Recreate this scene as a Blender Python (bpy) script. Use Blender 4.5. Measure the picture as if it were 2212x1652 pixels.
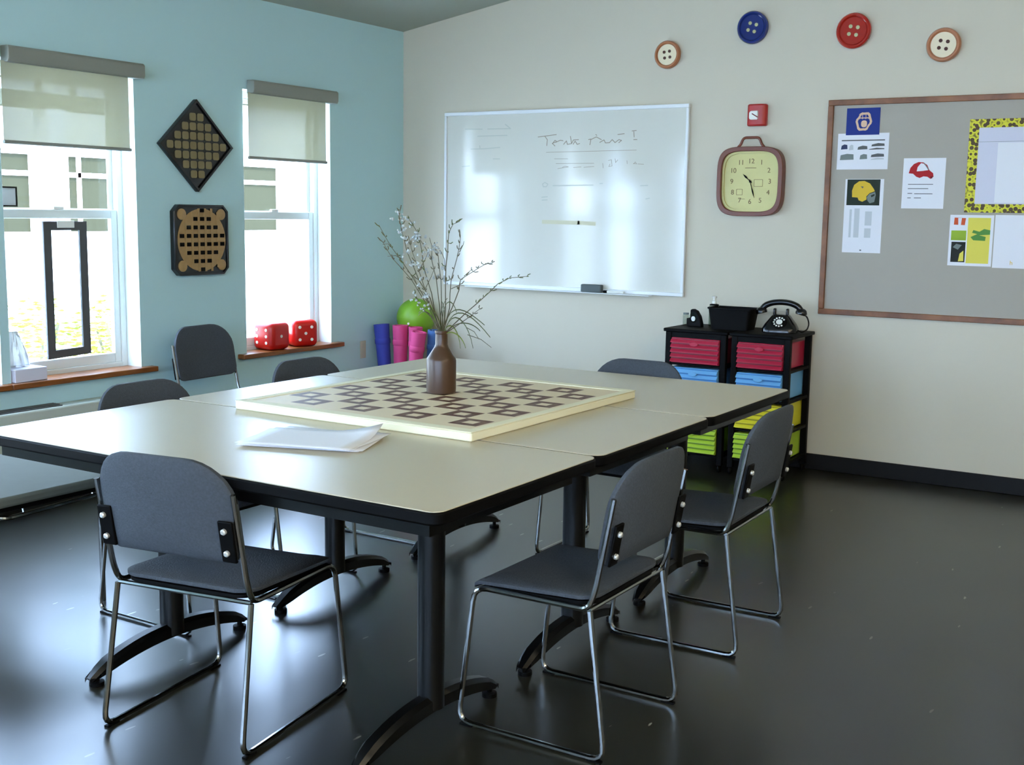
import bpy, math, random
from mathutils import Vector, Matrix
PI = math.pi
S = bpy.context.scene
for o in list(bpy.data.objects):
    bpy.data.objects.remove(o)
C = S.collection
random.seed(7)

# ------------------------------------------------------------------ camera
F = 2559.0
yaw, pitch, roll = 0.5587, -0.1424, 0.0146
fw = Vector((-math.sin(yaw)*math.cos(pitch), math.cos(yaw)*math.cos(pitch), math.sin(pitch)))
rt = Vector((math.cos(yaw), math.sin(yaw), 0)); up = rt.cross(fw)
R2 = rt*math.cos(roll)+up*math.sin(roll); U2 = -rt*math.sin(roll)+up*math.cos(roll)
cam = bpy.data.cameras.new('camera'); co = bpy.data.objects.new('camera', cam); C.objects.link(co)
cam.sensor_width = 36; cam.sensor_fit = 'HORIZONTAL'; cam.lens = F/2212*36; cam.clip_start = .05
m = Matrix((R2, U2, -fw)).transposed().to_4x4(); m.translation = Vector((4.9224, -6.4564, 1.4063))
co.matrix_world = m
S.camera = co

# ------------------------------------------------------------------ world, sun, exposure
S.view_settings.view_transform = 'Standard'; S.view_settings.look = 'None'
S.view_settings.gamma = 1; S.view_settings.use_curve_mapping = False
S.view_settings.exposure = 0.72
w = bpy.data.worlds.new('world'); S.world = w; w.use_nodes = True
nt = w.node_tree; nt.nodes.clear()
bg = nt.nodes.new('ShaderNodeBackground'); wo = nt.nodes.new('ShaderNodeOutputWorld')
bg.inputs[0].default_value = (0.48, 0.68, 1.0, 1); bg.inputs[1].default_value = 16.0
nt.links.new(bg.outputs[0], wo.inputs[0])
sun = bpy.data.lights.new('sun', 'SUN'); sun.energy = 9; sun.angle = .02; sun.color = (1, .95, .86)
so = bpy.data.objects.new('sun', sun); C.objects.link(so)
so.rotation_euler = (math.radians(28), math.radians(42), 0)

# ------------------------------------------------------------------ materials
def srgb(r, g, b):
    f = lambda c: (c/255/12.92) if c/255 <= .04045 else ((c/255+.055)/1.055)**2.4
    return (f(r), f(g), f(b), 1)
def mat(name, col, rough=.5, metal=0, spec=.5, bump=None, var=None, coat=0, trans=0, emit=None):
    mt = bpy.data.materials.new(name); mt.use_nodes = True; n = mt.node_tree; b = n.nodes['Principled BSDF']
    b.inputs['Base Color'].default_value = col; b.inputs['Roughness'].default_value = rough
    b.inputs['Metallic'].default_value = metal; b.inputs['Specular IOR Level'].default_value = spec
    b.inputs['Coat Weight'].default_value = coat
    b.inputs['Transmission Weight'].default_value = trans
    tc = n.nodes.new('ShaderNodeTexCoord')
    if var:
        sc, amt = var
        nz = n.nodes.new('ShaderNodeTexNoise'); nz.inputs['Scale'].default_value = sc; nz.inputs['Detail'].default_value = 4
        mx = n.nodes.new('ShaderNodeMix'); mx.data_type = 'RGBA'
        mx.inputs[6].default_value = tuple(c*(1-amt) for c in col[:3])+(1,)
        mx.inputs[7].default_value = tuple(min(1, c*(1+amt)) for c in col[:3])+(1,)
        n.links.new(tc.outputs['Object'], nz.inputs['Vector']); n.links.new(nz.outputs[0], mx.inputs[0])
        n.links.new(mx.outputs[2], b.inputs['Base Color'])
    if bump:
        sc, st = bump
        nz = n.nodes.new('ShaderNodeTexNoise'); nz.inputs['Scale'].default_value = sc; nz.inputs['Detail'].default_value = 3
        bp = n.nodes.new('ShaderNodeBump'); bp.inputs['Strength'].default_value = st; bp.inputs['Distance'].default_value = .002
        n.links.new(tc.outputs['Object'], nz.inputs['Vector']); n.links.new(nz.outputs[0], bp.inputs['Height'])
        n.links.new(bp.outputs[0], b.inputs['Normal'])
    return mt
def wood(name, c1, c2, scale=(2, 14, 14), rough=.4):
    mt = mat(name, c1, rough, bump=(60, .15)); n = mt.node_tree; b = n.nodes['Principled BSDF']
    tc = n.nodes.new('ShaderNodeTexCoord'); mp = n.nodes.new('ShaderNodeMapping'); mp.inputs['Scale'].default_value = scale
    nz = n.nodes.new('ShaderNodeTexNoise'); nz.inputs['Scale'].default_value = 3; nz.inputs['Detail'].default_value = 6
    cr = n.nodes.new('ShaderNodeValToRGB'); cr.color_ramp.elements[0].color = c1; cr.color_ramp.elements[1].color = c2
    cr.color_ramp.elements[0].position = .35; cr.color_ramp.elements[1].position = .65
    n.links.new(tc.outputs['Object'], mp.inputs[0]); n.links.new(mp.outputs[0], nz.inputs['Vector'])
    n.links.new(nz.outputs[0], cr.inputs[0]); n.links.new(cr.outputs[0], b.inputs['Base Color'])
    return mt
M = {}
M['blue_wall'] = mat('blue_wall_paint', srgb(188, 221, 224), .75, spec=.25, bump=(180, .08), var=(1.2, .015))
M['cream_wall'] = mat('cream_wall_paint', srgb(208, 200, 180), .65, spec=.3, bump=(180, .08), var=(1.0, .015))
M['ceiling'] = mat('grey_ceiling_paint', srgb(180, 184, 170), .9, spec=.2)
M['base'] = mat('black_vinyl_base', srgb(14, 13, 13), .5, spec=.25)
M['white_frame'] = mat('white_vinyl', srgb(222, 228, 224), .4)
M['reveal'] = mat('white_reveal_paint', srgb(226, 236, 234), .6)
M['sill'] = wood('oak_sill', srgb(150, 88, 40), srgb(118, 66, 26), (14, 2, 14), .3)
M['walnut'] = wood('brown_oak_frame', srgb(146, 92, 52), srgb(110, 66, 34), (3, 3, 3), .4)
M['grey_metal'] = mat('grey_blind_case', srgb(140, 142, 132), .5)
M['laminate'] = mat('beige_laminate', srgb(194, 182, 154), .34, spec=.95, var=(90, .02), bump=(400, .03))
M['black'] = mat('black_plastic', srgb(5, 5, 5), .55, spec=.1)
M['black_matt'] = mat('black_matt', srgb(6, 6, 6), .6, spec=.12)
M['black_metal'] = mat('black_powder_coat', srgb(6, 7, 7), .3, spec=.3)
M['chrome'] = mat('chrome_tube', srgb(150, 152, 150), .16, 1, var=(8, .1))
M['bolt'] = mat('bright_bolt', srgb(240, 240, 235), .25, .6)
M['fabric'] = mat('slate_fabric', srgb(68, 73, 79), .8, spec=.3, bump=(230, .9), var=(150, .3))
M['bench'] = mat('grey_bench_vinyl', srgb(104, 106, 96), .8, spec=.1, bump=(120, .2), var=(14, .06))
M['paper'] = mat('white_paper', srgb(232, 232, 236), .8, spec=.2)
M['paper2'] = mat('white_paper_lavender', srgb(214, 213, 226), .8, spec=.2)
M['red'] = mat('red_plastic', srgb(176, 26, 22), .35)
M['dice'] = mat('red_vinyl_dice', srgb(196, 24, 16), .3, bump=(14, .3))
M['white'] = mat('white_plastic', srgb(236, 236, 228), .4)
M['cork'] = mat('grey_tackboard_cloth', srgb(174, 168, 156), .9, spec=.15, bump=(400, .2))
M['board_white'] = mat('whiteboard_enamel', srgb(214, 212, 200), .11, spec=.55)
M['alu'] = mat('white_aluminium', srgb(232, 235, 236), .3)
M['ink'] = mat('faded_dry_marker', srgb(150, 138, 118), .6)
M['ink2'] = mat('wiped_marker_ghost', srgb(188, 190, 178), .6)
M['ink3'] = mat('wiped_yellow_marker', srgb(204, 199, 168), .6)
M['eraser'] = mat('grey_felt', srgb(92, 100, 100), .9)
M['olive'] = mat('olive_tile', srgb(132, 118, 78), .5, var=(20, .15))
M['tan'] = mat('tan_bamboo', srgb(168, 134, 84), .45, var=(30, .2))
M['gloss_black'] = mat('black_lacquer', srgb(12, 14, 18), .2)
M['plate'] = mat('ivory_plate', srgb(196, 196, 170), .45)
M['heater'] = mat('cream_heater_enamel', srgb(190, 196, 184), .45)
M['grille'] = mat('dark_grille', srgb(74, 74, 72), .5)
M['bottle'] = mat('brown_ceramic', srgb(72, 48, 30), .33, spec=.5)
M['twig'] = mat('twig_bark', srgb(92, 86, 62), .8)
M['leaf'] = mat('olive_leaf', srgb(88, 98, 52), .55)
M['leaf2'] = mat('lime_leaf', srgb(140, 160, 70), .55)
M['blossom'] = mat('pale_blossom', srgb(178, 186, 186), .8)
M['mat_blue'] = mat('blue_foam', srgb(54, 66, 168), .7, bump=(60, .3))
M['mat_steel'] = mat('steel_blue_foam', srgb(58, 96, 150), .7, bump=(60, .3))
M['mat_pink'] = mat('pink_foam', srgb(206, 66, 122), .7, bump=(60, .3))
M['ball'] = mat('lime_rubber', srgb(124, 172, 38), .4)
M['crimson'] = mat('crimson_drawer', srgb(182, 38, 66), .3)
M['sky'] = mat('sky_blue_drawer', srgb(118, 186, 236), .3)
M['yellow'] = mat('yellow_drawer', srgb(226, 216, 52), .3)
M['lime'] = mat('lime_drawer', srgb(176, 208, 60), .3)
for n_, c_ in (('crimson', (120, 14, 36)), ('sky', (60, 128, 196)), ('yellow', (168, 158, 22)), ('lime', (112, 146, 30))): M[n_+'_dark'] = mat(n_+'_drawer_thin_plastic', srgb(*c_), .35)  # darker copies of the drawer colours, painted shade for the rib gaps
M['clockwood'] = mat('brown_clock_case', srgb(112, 56, 34), .35, var=(10, .1))
M['clockface'] = mat('yellow_clock_face', srgb(206, 198, 128), .35, var=(14, .06))
M['numeral'] = mat('brown_numeral', srgb(120, 98, 60), .6)
M['tan_button'] = mat('caramel_button', srgb(176, 112, 72), .3, coat=.4)
M['cream_button'] = mat('cream_button_centre', srgb(236, 222, 188), .4)
M['blue_button'] = mat('blue_button', srgb(12, 36, 112), .12, coat=.6, bump=(16, .5))
M['red_button'] = mat('red_button', srgb(172, 30, 16), .12, coat=.6, bump=(12, .4))
M['hole'] = mat('dark_hole', srgb(70, 30, 14), .6)
M['hole_light'] = mat('pale_hole', srgb(190, 190, 140), .5)
M['skyblue_ext'] = mat('white_siding', srgb(236, 236, 230), .8)
M['ext_trim'] = mat('exterior_trim', srgb(250, 250, 250), .7)
M['ext_glass'] = mat('exterior_dark_window', srgb(46, 46, 35), .6, spec=0)
M['ext_green'] = mat('garden_leaves', srgb(120, 124, 22), .7, var=(3, .4))
M['ext_ground'] = mat('pale_paving', srgb(216, 212, 204), .9, var=(2, .05))
M['ext_beam'] = mat('porch_beam_paint', srgb(58, 58, 48), .8, spec=0)

# floor: dark polished vinyl with scuffs
def floor_mat():
    mt = mat('polished_black_floor', srgb(38, 40, 36), .29, spec=.85); n = mt.node_tree; b = n.nodes['Principled BSDF']
    tc = n.nodes.new('ShaderNodeTexCoord')
    nz = n.nodes.new('ShaderNodeTexNoise'); nz.inputs['Scale'].default_value = 1.5; nz.inputs['Detail'].default_value = 1
    cr = n.nodes.new('ShaderNodeValToRGB')
    cr.color_ramp.elements[0].position = .3; cr.color_ramp.elements[0].color = srgb(25, 26, 23)
    cr.color_ramp.elements[1].position = .75; cr.color_ramp.elements[1].color = srgb(40, 40, 31)
    n.links.new(tc.outputs['Object'], nz.inputs['Vector']); n.links.new(nz.outputs[0], cr.inputs[0])
    # scuff flecks
    mp = n.nodes.new('ShaderNodeMapping'); mp.inputs['Scale'].default_value = (1, 1, 1)
    wn = n.nodes.new('ShaderNodeTexNoise'); wn.inputs['Scale'].default_value = 14; wn.inputs['Detail'].default_value = 1
    ad = n.nodes.new('ShaderNodeVectorMath'); ad.operation = 'MULTIPLY_ADD'
    ad.inputs[1].default_value = (.02, .02, 0)
    n.links.new(tc.outputs['Object'], mp.inputs[0]); n.links.new(wn.outputs[1], ad.inputs[0]); n.links.new(mp.outputs[0], ad.inputs[2])
    n.links.new(tc.outputs['Object'], wn.inputs['Vector'])
    vo = n.nodes.new('ShaderNodeTexVoronoi'); vo.inputs['Scale'].default_value = 15
    mp2 = n.nodes.new('ShaderNodeMapping'); mp2.inputs['Scale'].default_value = (1, .22, 1); mp2.inputs['Rotation'].default_value = (0, 0, .7)
    n.links.new(ad.outputs[0], mp2.inputs[0]); n.links.new(mp2.outputs[0], vo.inputs['Vector'])
    lt = n.nodes.new('ShaderNodeMath'); lt.operation = 'LESS_THAN'; lt.inputs[1].default_value = .06
    n.links.new(vo.outputs['Distance'], lt.inputs[0])
    sep = n.nodes.new('ShaderNodeSeparateColor'); n.links.new(vo.outputs['Color'], sep.inputs[0])
    gt = n.nodes.new('ShaderNodeMath'); gt.operation = 'GREATER_THAN'; gt.inputs[1].default_value = .05
    n.links.new(sep.outputs[0], gt.inputs[0])
    mu = n.nodes.new('ShaderNodeMath'); mu.operation = 'MULTIPLY'
    n.links.new(lt.outputs[0], mu.inputs[0]); n.links.new(gt.outputs[0], mu.inputs[1])
    mu2 = n.nodes.new('ShaderNodeMath'); mu2.operation = 'MULTIPLY'; n.links.new(mu.outputs[0], mu2.inputs[0]); n.links.new(sep.outputs[1], mu2.inputs[1])
    mx = n.nodes.new('ShaderNodeMix'); mx.data_type = 'RGBA'; mx.inputs[7].default_value = srgb(150, 147, 130)
    n.links.new(mu2.outputs[0], mx.inputs[0]); n.links.new(cr.outputs[0], mx.inputs[6]); n.links.new(mx.outputs[2], b.inputs['Base Color'])
    return mt
M['floor'] = floor_mat()
# solar shade cloth: see-through weave that also glows with daylight
def shade_mat():
    mt = bpy.data.materials.new('solar_shade_cloth'); mt.use_nodes = True; n = mt.node_tree; n.nodes.clear()
    out = n.nodes.new('ShaderNodeOutputMaterial'); d = n.nodes.new('ShaderNodeBsdfDiffuse'); t = n.nodes.new('ShaderNodeBsdfTranslucent'); tr = n.nodes.new('ShaderNodeBsdfTransparent')
    d.inputs[0].default_value = srgb(206, 206, 184); t.inputs[0].default_value = srgb(134, 131, 108)
    a = n.nodes.new('ShaderNodeMixShader'); a.inputs[0].default_value = .4
    b = n.nodes.new('ShaderNodeMixShader'); b.inputs[0].default_value = .13
    n.links.new(d.outputs[0], a.inputs[1]); n.links.new(t.outputs[0], a.inputs[2]); n.links.new(a.outputs[0], b.inputs[1]); n.links.new(tr.outputs[0], b.inputs[2])
    n.links.new(b.outputs[0], out.inputs[0]); return mt
M['shade'] = shade_mat()
def glass_mat(name, refl=.08, tint=(1, 1, 1, 1)):
    mt = bpy.data.materials.new(name); mt.use_nodes = True; n = mt.node_tree; n.nodes.clear()
    out = n.nodes.new('ShaderNodeOutputMaterial'); g = n.nodes.new('ShaderNodeBsdfGlossy'); tr = n.nodes.new('ShaderNodeBsdfTransparent')
    g.inputs['Roughness'].default_value = .02; tr.inputs[0].default_value = tint
    fr = n.nodes.new('ShaderNodeFresnel'); fr.inputs[0].default_value = 1.35
    mx = n.nodes.new('ShaderNodeMixShader'); ge = n.nodes.new('ShaderNodeNewGeometry')
    mu = n.nodes.new('ShaderNodeMath'); mu.operation = 'SUBTRACT'; mu.use_clamp = True      # reflect at the outer faces only
    n.links.new(fr.outputs[0], mu.inputs[0]); n.links.new(ge.outputs['Backfacing'], mu.inputs[1]); n.links.new(mu.outputs[0], mx.inputs[0])
    n.links.new(tr.outputs[0], mx.inputs[1]); n.links.new(g.outputs[0], mx.inputs[2]); n.links.new(mx.outputs[0], out.inputs[0]); return mt
M['glass'] = glass_mat('window_glass')
M['clear'] = glass_mat('clear_plastic', tint=(.75, .8, .77, 1))
M['film'] = glass_mat('plastic_film', tint=(.8, .84, .84, 1))
# checker rug/board print: brown squares each with a cream square inside
def checker_mat():
    mt = mat('checker_print', srgb(226, 208, 172), .55, spec=.3); n = mt.node_tree; b = n.nodes['Principled BSDF']
    tc = n.nodes.new('ShaderNodeTexCoord'); sp = n.nodes.new('ShaderNodeSeparateXYZ'); n.links.new(tc.outputs['Object'], sp.inputs[0])
    def mth(op, a, bb=None):
        k = n.nodes.new('ShaderNodeMath'); k.operation = op
        for i, v in enumerate((a, bb)):
            if v is None: continue
            if isinstance(v, (int, float)): k.inputs[i].default_value = v
            else: n.links.new(v, k.inputs[i])
        return k.outputs[0]
    cell = .1085
    us = []
    for ax in (0, 1):
        u = mth('DIVIDE', sp.outputs[ax], cell); u = mth('ADD', u, 4.0)
        us.append((mth('FLOOR', u), mth('ABSOLUTE', mth('SUBTRACT', mth('FRACT', u), .5)), u))
    par = mth('MODULO', mth('ADD', mth('ADD', us[0][0], us[1][0]), 20), 2.0)
    mxd = mth('MAXIMUM', us[0][1], us[1][1])
    ring = mth('MULTIPLY', mth('GREATER_THAN', mxd, .2), mth('LESS_THAN', mxd, .485))
    inb = None
    for k in us:
        for op, v in (('GREATER_THAN', 0.0), ('LESS_THAN', 8.0)):
            q = mth(op, k[2], v); inb = q if inb is None else mth('MULTIPLY', inb, q)
    fac = mth('MULTIPLY', mth('MULTIPLY', mth('GREATER_THAN', par, .5), ring), inb)
    nz = n.nodes.new('ShaderNodeTexNoise'); nz.inputs['Scale'].default_value = 30; n.links.new(tc.outputs['Object'], nz.inputs['Vector'])
    fac = mth('MULTIPLY', fac, mth('ADD', mth('MULTIPLY', nz.outputs[0], .5), .72))
    mx = n.nodes.new('ShaderNodeMix'); mx.data_type = 'RGBA'; mx.clamp_factor = True
    mx.inputs[6].default_value = srgb(226, 208, 172); mx.inputs[7].default_value = srgb(92, 54, 38)
    n.links.new(fac, mx.inputs[0]); n.links.new(mx.outputs[2], b.inputs['Base Color'])
    return mt
M['checker'] = checker_mat()
M['canvas'] = mat('cream_canvas_edge', srgb(236, 230, 198), .7, spec=.3)
def spotted():
    mt = mat('yellow_spotted_border', srgb(222, 214, 50), .6); n = mt.node_tree; b = n.nodes['Principled BSDF']
    tc = n.nodes.new('ShaderNodeTexCoord'); vo = n.nodes.new('ShaderNodeTexVoronoi'); vo.inputs['Scale'].default_value = 40; vo.inputs['Randomness'].default_value = .7
    n.links.new(tc.outputs['Object'], vo.inputs['Vector'])
    cr = n.nodes.new('ShaderNodeValToRGB'); e = cr.color_ramp.elements
    e[0].position = .40; e[0].color = srgb(78, 58, 20); e[1].position = .46; e[1].color = srgb(226, 220, 50)
    x = e.new(.68); x.color = srgb(206, 200, 40); x = e.new(.8); x.color = srgb(120, 104, 30)
    n.links.new(vo.outputs['Distance'], cr.inputs[0]); n.links.new(cr.outputs[0], b.inputs['Base Color']); return mt
M['spotted'] = spotted()
for nm, c in dict(p_blue=(20, 44, 128), p_navy=(40, 50, 84), p_tan=(226, 190, 160), p_green=(26, 40, 26), p_gold=(222, 184, 50), p_grey=(120, 130, 126), p_lgrey=(196, 200, 202),
                  p_red=(176, 22, 30), p_yellow=(226, 212, 88), p_lime=(150, 178, 50), p_orange=(206, 84, 40), p_black=(30, 32, 28), p_leaf=(84, 140, 62), p_ink=(90, 92, 92), p_dkred=(110, 12, 18)).items():
    M[nm] = mat('print_'+nm[2:], srgb(*c), .6, spec=.3)

# ------------------------------------------------------------------ mesh helpers
class MB:
    def __init__(s): s.v = []; s.f = []
    def add(s, vs, fs, T=None):
        k = len(s.v)
        s.v += [tuple(T @ Vector(q)) if T else tuple(q) for q in vs]; s.f += [tuple(i+k for i in q) for q in fs]; return s
    def box(s, a, b, T=None):
        x0, y0, z0 = a; x1, y1, z1 = b
        vs = [(x, y, z) for z in (z0, z1) for y in (y0, y1) for x in (x0, x1)]
        return s.add(vs, [(0, 2, 3, 1), (4, 5, 7, 6), (0, 1, 5, 4), (2, 6, 7, 3), (0, 4, 6, 2), (1, 3, 7, 5)], T)
    def prism(s, pts, z0, z1, T=None):
        n = len(pts); vs = [(x, y, z0) for x, y in pts]+[(x, y, z1) for x, y in pts]
        fs = [tuple(range(n))[::-1], tuple(range(n, 2*n))]+[(i, (i+1) % n, n+(i+1) % n, n+i) for i in range(n)]
        return s.add(vs, fs, T)
    def ring(s, outer, inner, z0, z1, T=None):
        n = len(outer); vs = [(x, y, z) for z in (z0, z1) for P in (outer, inner) for x, y in P]; fs = []
        for i in range(n):
            j = (i+1) % n
            fs += [(i, j, 2*n+j, 2*n+i), (n+j, n+i, 3*n+i, 3*n+j), (2*n+i, 2*n+j, 3*n+j, 3*n+i), (j, i, n+i, n+j)]
        return s.add(vs, fs, T)
    def lathe(s, prof, n=24, T=None):
        vs = []; fs = []
        for r, z in prof:
            for i in range(n):
                a = 2*PI*i/n; vs.append((r*math.cos(a), r*math.sin(a), z))
        for k in range(len(prof)-1):
            for i in range(n):
                j = (i+1) % n; fs.append((k*n+i, k*n+j, (k+1)*n+j, (k+1)*n+i))
        fs.append(tuple(range(n))[::-1]); fs.append(tuple(range((len(prof)-1)*n, len(prof)*n)))
        return s.add(vs, fs, T)
    def tube(s, pts, r, n=8, fillet=0, T=None, closed=False):
        P = [Vector(p) for p in pts]
        if fillet:
            Q = [P[0]]
            for i in range(1, len(P)-1):
                a, b, c = P[i-1], P[i], P[i+1]; f = min(fillet, (a-b).length*.45, (c-b).length*.45)
                p0 = b+(a-b).normalized()*f; p2 = b+(c-b).normalized()*f
                for t in (0, .25, .5, .75, 1): Q.append(p0*(1-t)**2+b*2*t*(1-t)+p2*t*t)
            Q.append(P[-1]); P = Q
        vs = []; fs = []; N = None
        for i, p in enumerate(P):
            d = (P[min(i+1, len(P)-1)]-P[max(i-1, 0)]).normalized()
            if N is None:
                N = d.orthogonal().normalized()
            N = (N-d*N.dot(d)).normalized(); B = d.cross(N)
            rr = r(i/(len(P)-1)) if callable(r) else r
            for k in range(n):
                a = 2*PI*k/n; vs.append(tuple(p+(N*math.cos(a)+B*math.sin(a))*rr))
        for i in range(len(P)-1):
            for k in range(n):
                j = (k+1) % n; fs.append((i*n+k, i*n+j, (i+1)*n+j, (i+1)*n+k))
        fs.append(tuple(range(n))[::-1]); fs.append(tuple(range((len(P)-1)*n, len(P)*n)))
        return s.add(vs, fs, T)
    def ball(s, c, r, n=12, m=8, sc=(1, 1, 1), T=None):
        vs = [(c[0], c[1], c[2]-r*sc[2])]; fs = []
        for k in range(1, m):
            ph = -PI/2+PI*k/m
            for i in range(n):
                a = 2*PI*i/n; vs.append((c[0]+r*sc[0]*math.cos(ph)*math.cos(a), c[1]+r*sc[1]*math.cos(ph)*math.sin(a), c[2]+r*sc[2]*math.sin(ph)))
        vs.append((c[0], c[1], c[2]+r*sc[2])); L = len(vs)-1
        for i in range(n):
            j = (i+1) % n; fs.append((0, 1+j, 1+i)); fs.append((L, L-n+i, L-n+j))
            for k in range(m-2): fs.append((1+k*n+i, 1+k*n+j, 1+(k+1)*n+j, 1+(k+1)*n+i))
        return s.add(vs, fs, T)
    def cushion(s, outline, th, bend, rings=(1, .985, .94, .85, .7, .45, .2), T=None, flat=.35):
        """outline [(u,v)], thickness th, bend(u,v)->offset; pillowed on both faces"""
        n = len(outline); cu = sum(p[0] for p in outline)/n; cv = sum(p[1] for p in outline)/n
        vs = []; fs = []
        for side in (1, -1):
            for q in rings:
                h = th/2*(flat+(1-flat)*math.sqrt(max(0, 1-q**4))) if q < 1 else th/2*flat
                for (u, v) in outline:
                    U = cu+(u-cu)*q; V = cv+(v-cv)*q; vs.append((U, V, bend(U, V)+side*h))
            vs.append((cu, cv, bend(cu, cv)+side*th/2))
        B = len(rings)*n+1
        for i in range(n):
            j = (i+1) % n
            for k in range(len(rings)-1):
                fs.append((k*n+i, k*n+j, (k+1)*n+j, (k+1)*n+i)); fs.append((B+k*n+j, B+k*n+i, B+(k+1)*n+i, B+(k+1)*n+j))
            k = len(rings)-1; fs.append((k*n+i, k*n+j, B-1)); fs.append((B+k*n+j, B+k*n+i, 2*B-1)); fs.append((j, i, B+i, B+j))
        return s.add(vs, fs, T)
    def build(s, name, m, parent=None, bevel=0, smooth=True, loc=None, rot=None, seg=2):
        me = bpy.data.meshes.new(name); me.from_pydata(s.v, [], s.f); me.materials.append(M[m] if isinstance(m, str) else m)
        if smooth:
            for p in me.polygons: p.use_smooth = True
            try: me.set_sharp_from_angle(angle=math.radians(38))
            except Exception: pass
        o = bpy.data.objects.new(name, me); C.objects.link(o)
        if parent: o.parent = parent
        if loc: o.location = loc
        if rot: o.rotation_euler = rot
        if bevel:
            b = o.modifiers.new('bevel', 'BEVEL'); b.width = bevel; b.segments = seg; b.limit_method = 'ANGLE'; b.angle_limit = .7
        return o
def tag(o, label, cat, group=None, kind=None):
    o['label'] = label
    if cat: o['category'] = cat
    if group: o['group'] = group
    if kind: o['kind'] = kind
    return o
def thing(name, label, cat, loc=(0, 0, 0), rz=0, group=None):
    o = bpy.data.objects.new(name, None); C.objects.link(o); o.empty_display_size = .1
    o.location = loc; o.rotation_euler = (0, 0, rz); return tag(o, label, cat, group)
def struct(name, mb, m, **k):
    o = mb.build(name, m, **k); o['kind'] = 'structure'; return o
def copy_tree(o, parent=None):
    c = o.copy(); C.objects.link(c); c.parent = parent
    for ch in list(o.children): copy_tree(ch, c)
    return c
def superell(w, h, p, n=32, cx=0, cy=0):
    r = []
    for i in range(n):
        a = 2*PI*i/n; c, s_ = math.cos(a), math.sin(a)
        r.append((cx+w/2*math.copysign(abs(c)**(2/p), c), cy+h/2*math.copysign(abs(s_)**(2/p), s_)))
    return r
def rrect(x0, y0, x1, y1, r, k=5):
    if not isinstance(r, (list, tuple)): r = (r,)*4
    out = []
    for (cx, cy, a0, rr) in ((x1-r[0], y0+r[0], -PI/2, r[0]), (x1-r[1], y1-r[1], 0, r[1]), (x0+r[2], y1-r[2], PI/2, r[2]), (x0+r[3], y0+r[3], PI, r[3])):
        for i in range(k+1):
            a = a0+PI/2*i/k; out.append((cx+rr*math.cos(a), cy+rr*math.sin(a)))
    return out
def text_mb(txt, size, T, depth=.0006):
    cu = bpy.data.curves.new('t', 'FONT'); cu.body = txt; cu.size = size; cu.align_x = 'CENTER'; cu.align_y = 'CENTER'; cu.extrude = depth
    o = bpy.data.objects.new('t', cu); C.objects.link(o)
    dg = bpy.context.evaluated_depsgraph_get(); dg.update(); me = bpy.data.meshes.new_from_object(o.evaluated_get(dg))
    mb = MB(); mb.add([v.co[:] for v in me.vertices], [tuple(p.vertices) for p in me.polygons], T)
    bpy.data.objects.remove(o); bpy.data.curves.remove(cu); bpy.data.meshes.remove(me); return mb
# wall frames: local (u right, v up, w out of the wall)
TB = lambda x, z, y=0: Matrix(((1, 0, 0, x), (0, 0, -1, y), (0, 1, 0, z), (0, 0, 0, 1)))          # back wall, faces -Y
TL = lambda y, z, x=0: Matrix(((0, 0, 1, x), (1, 0, 0, y), (0, 1, 0, z), (0, 0, 0, 1)))           # left wall, faces +X

# ------------------------------------------------------------------ room shell
RX, RY = 7.6, -9.6           # right wall, rear wall
H0, SL = 2.578, .164         # ceiling height at left wall, slope along x
hz = lambda x: H0+SL*x
WT = .17
WIN = [(-1.4893, -.7437), (-3.03, -2.2556), (-3.85, -3.075), (-5.37, -4.595), (-6.19, -5.415), (-7.71, -6.935)]
Z0, Z1 = .565, 2.075
struct('floor', MB().box((-.15, RY-.15, -.1), (RX+.15, .15, 0)), 'floor', smooth=False)
mb = MB(); ys = [0]
for a, b in WIN: ys += [b, a]
ys.append(RY)
for i in range(0, len(ys), 2): mb.box((-WT, ys[i+1], 0), (0, ys[i], H0+.02))
for a, b in WIN:
    mb.box((-WT, a, 0), (0, b, Z0-.015)); mb.box((-WT, a, Z1), (0, b, H0+.02))
struct('wall_left', mb, 'blue_wall', smooth=False)
TXZ = Matrix(((1, 0, 0, 0), (0, 0, 1, 0), (0, 1, 0, 0), (0, 0, 0, 1)))
struct('wall_back', MB().prism([(-WT, 0), (RX+.1, 0), (RX+.1, hz(RX)+.12), (-WT, hz(0))], 0, .15, TXZ), 'cream_wall', smooth=False)
# rear wall has three windows behind the camera, right wall is plain
mb = MB(); RW = [(1.0, 2.4), (3.2, 4.6), (5.4, 6.8)]
xs = [-WT]
for a, b in RW: xs += [a, b]
xs.append(RX+.1)
for i in range(0, len(xs), 2): mb.prism([(xs[i], 0), (xs[i+1], 0), (xs[i+1], hz(xs[i+1])), (xs[i], hz(xs[i]))], RY-.15, RY, TXZ)
for a, b in RW:
    mb.box((a, RY-.15, 0), (b, RY, .9)); mb.prism([(a, 2.3), (b, 2.3), (b, hz(b)), (a, hz(a))], RY-.15, RY, TXZ)
struct('wall_rear', mb, 'cream_wall', smooth=False)
struct('wall_right', MB().box((RX, RY-.1, 0), (RX+.15, .1, hz(RX)+.1)), 'cream_wall', smooth=False)
struct('ceiling', MB().prism([(-WT, hz(-WT)), (RX+.15, hz(RX+.15)), (RX+.15, hz(RX)+.2), (-WT, H0+.17)], RY-.15, .15, TXZ), 'ceiling', smooth=False)
struct('baseboard_back', MB().box((0, -.012, 0), (RX, 0, .0886)), 'base', bevel=.003)
struct('baseboard_left', MB().box((0, RY, 0), (.012, -.012, .0886)), 'base', bevel=.003)

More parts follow.
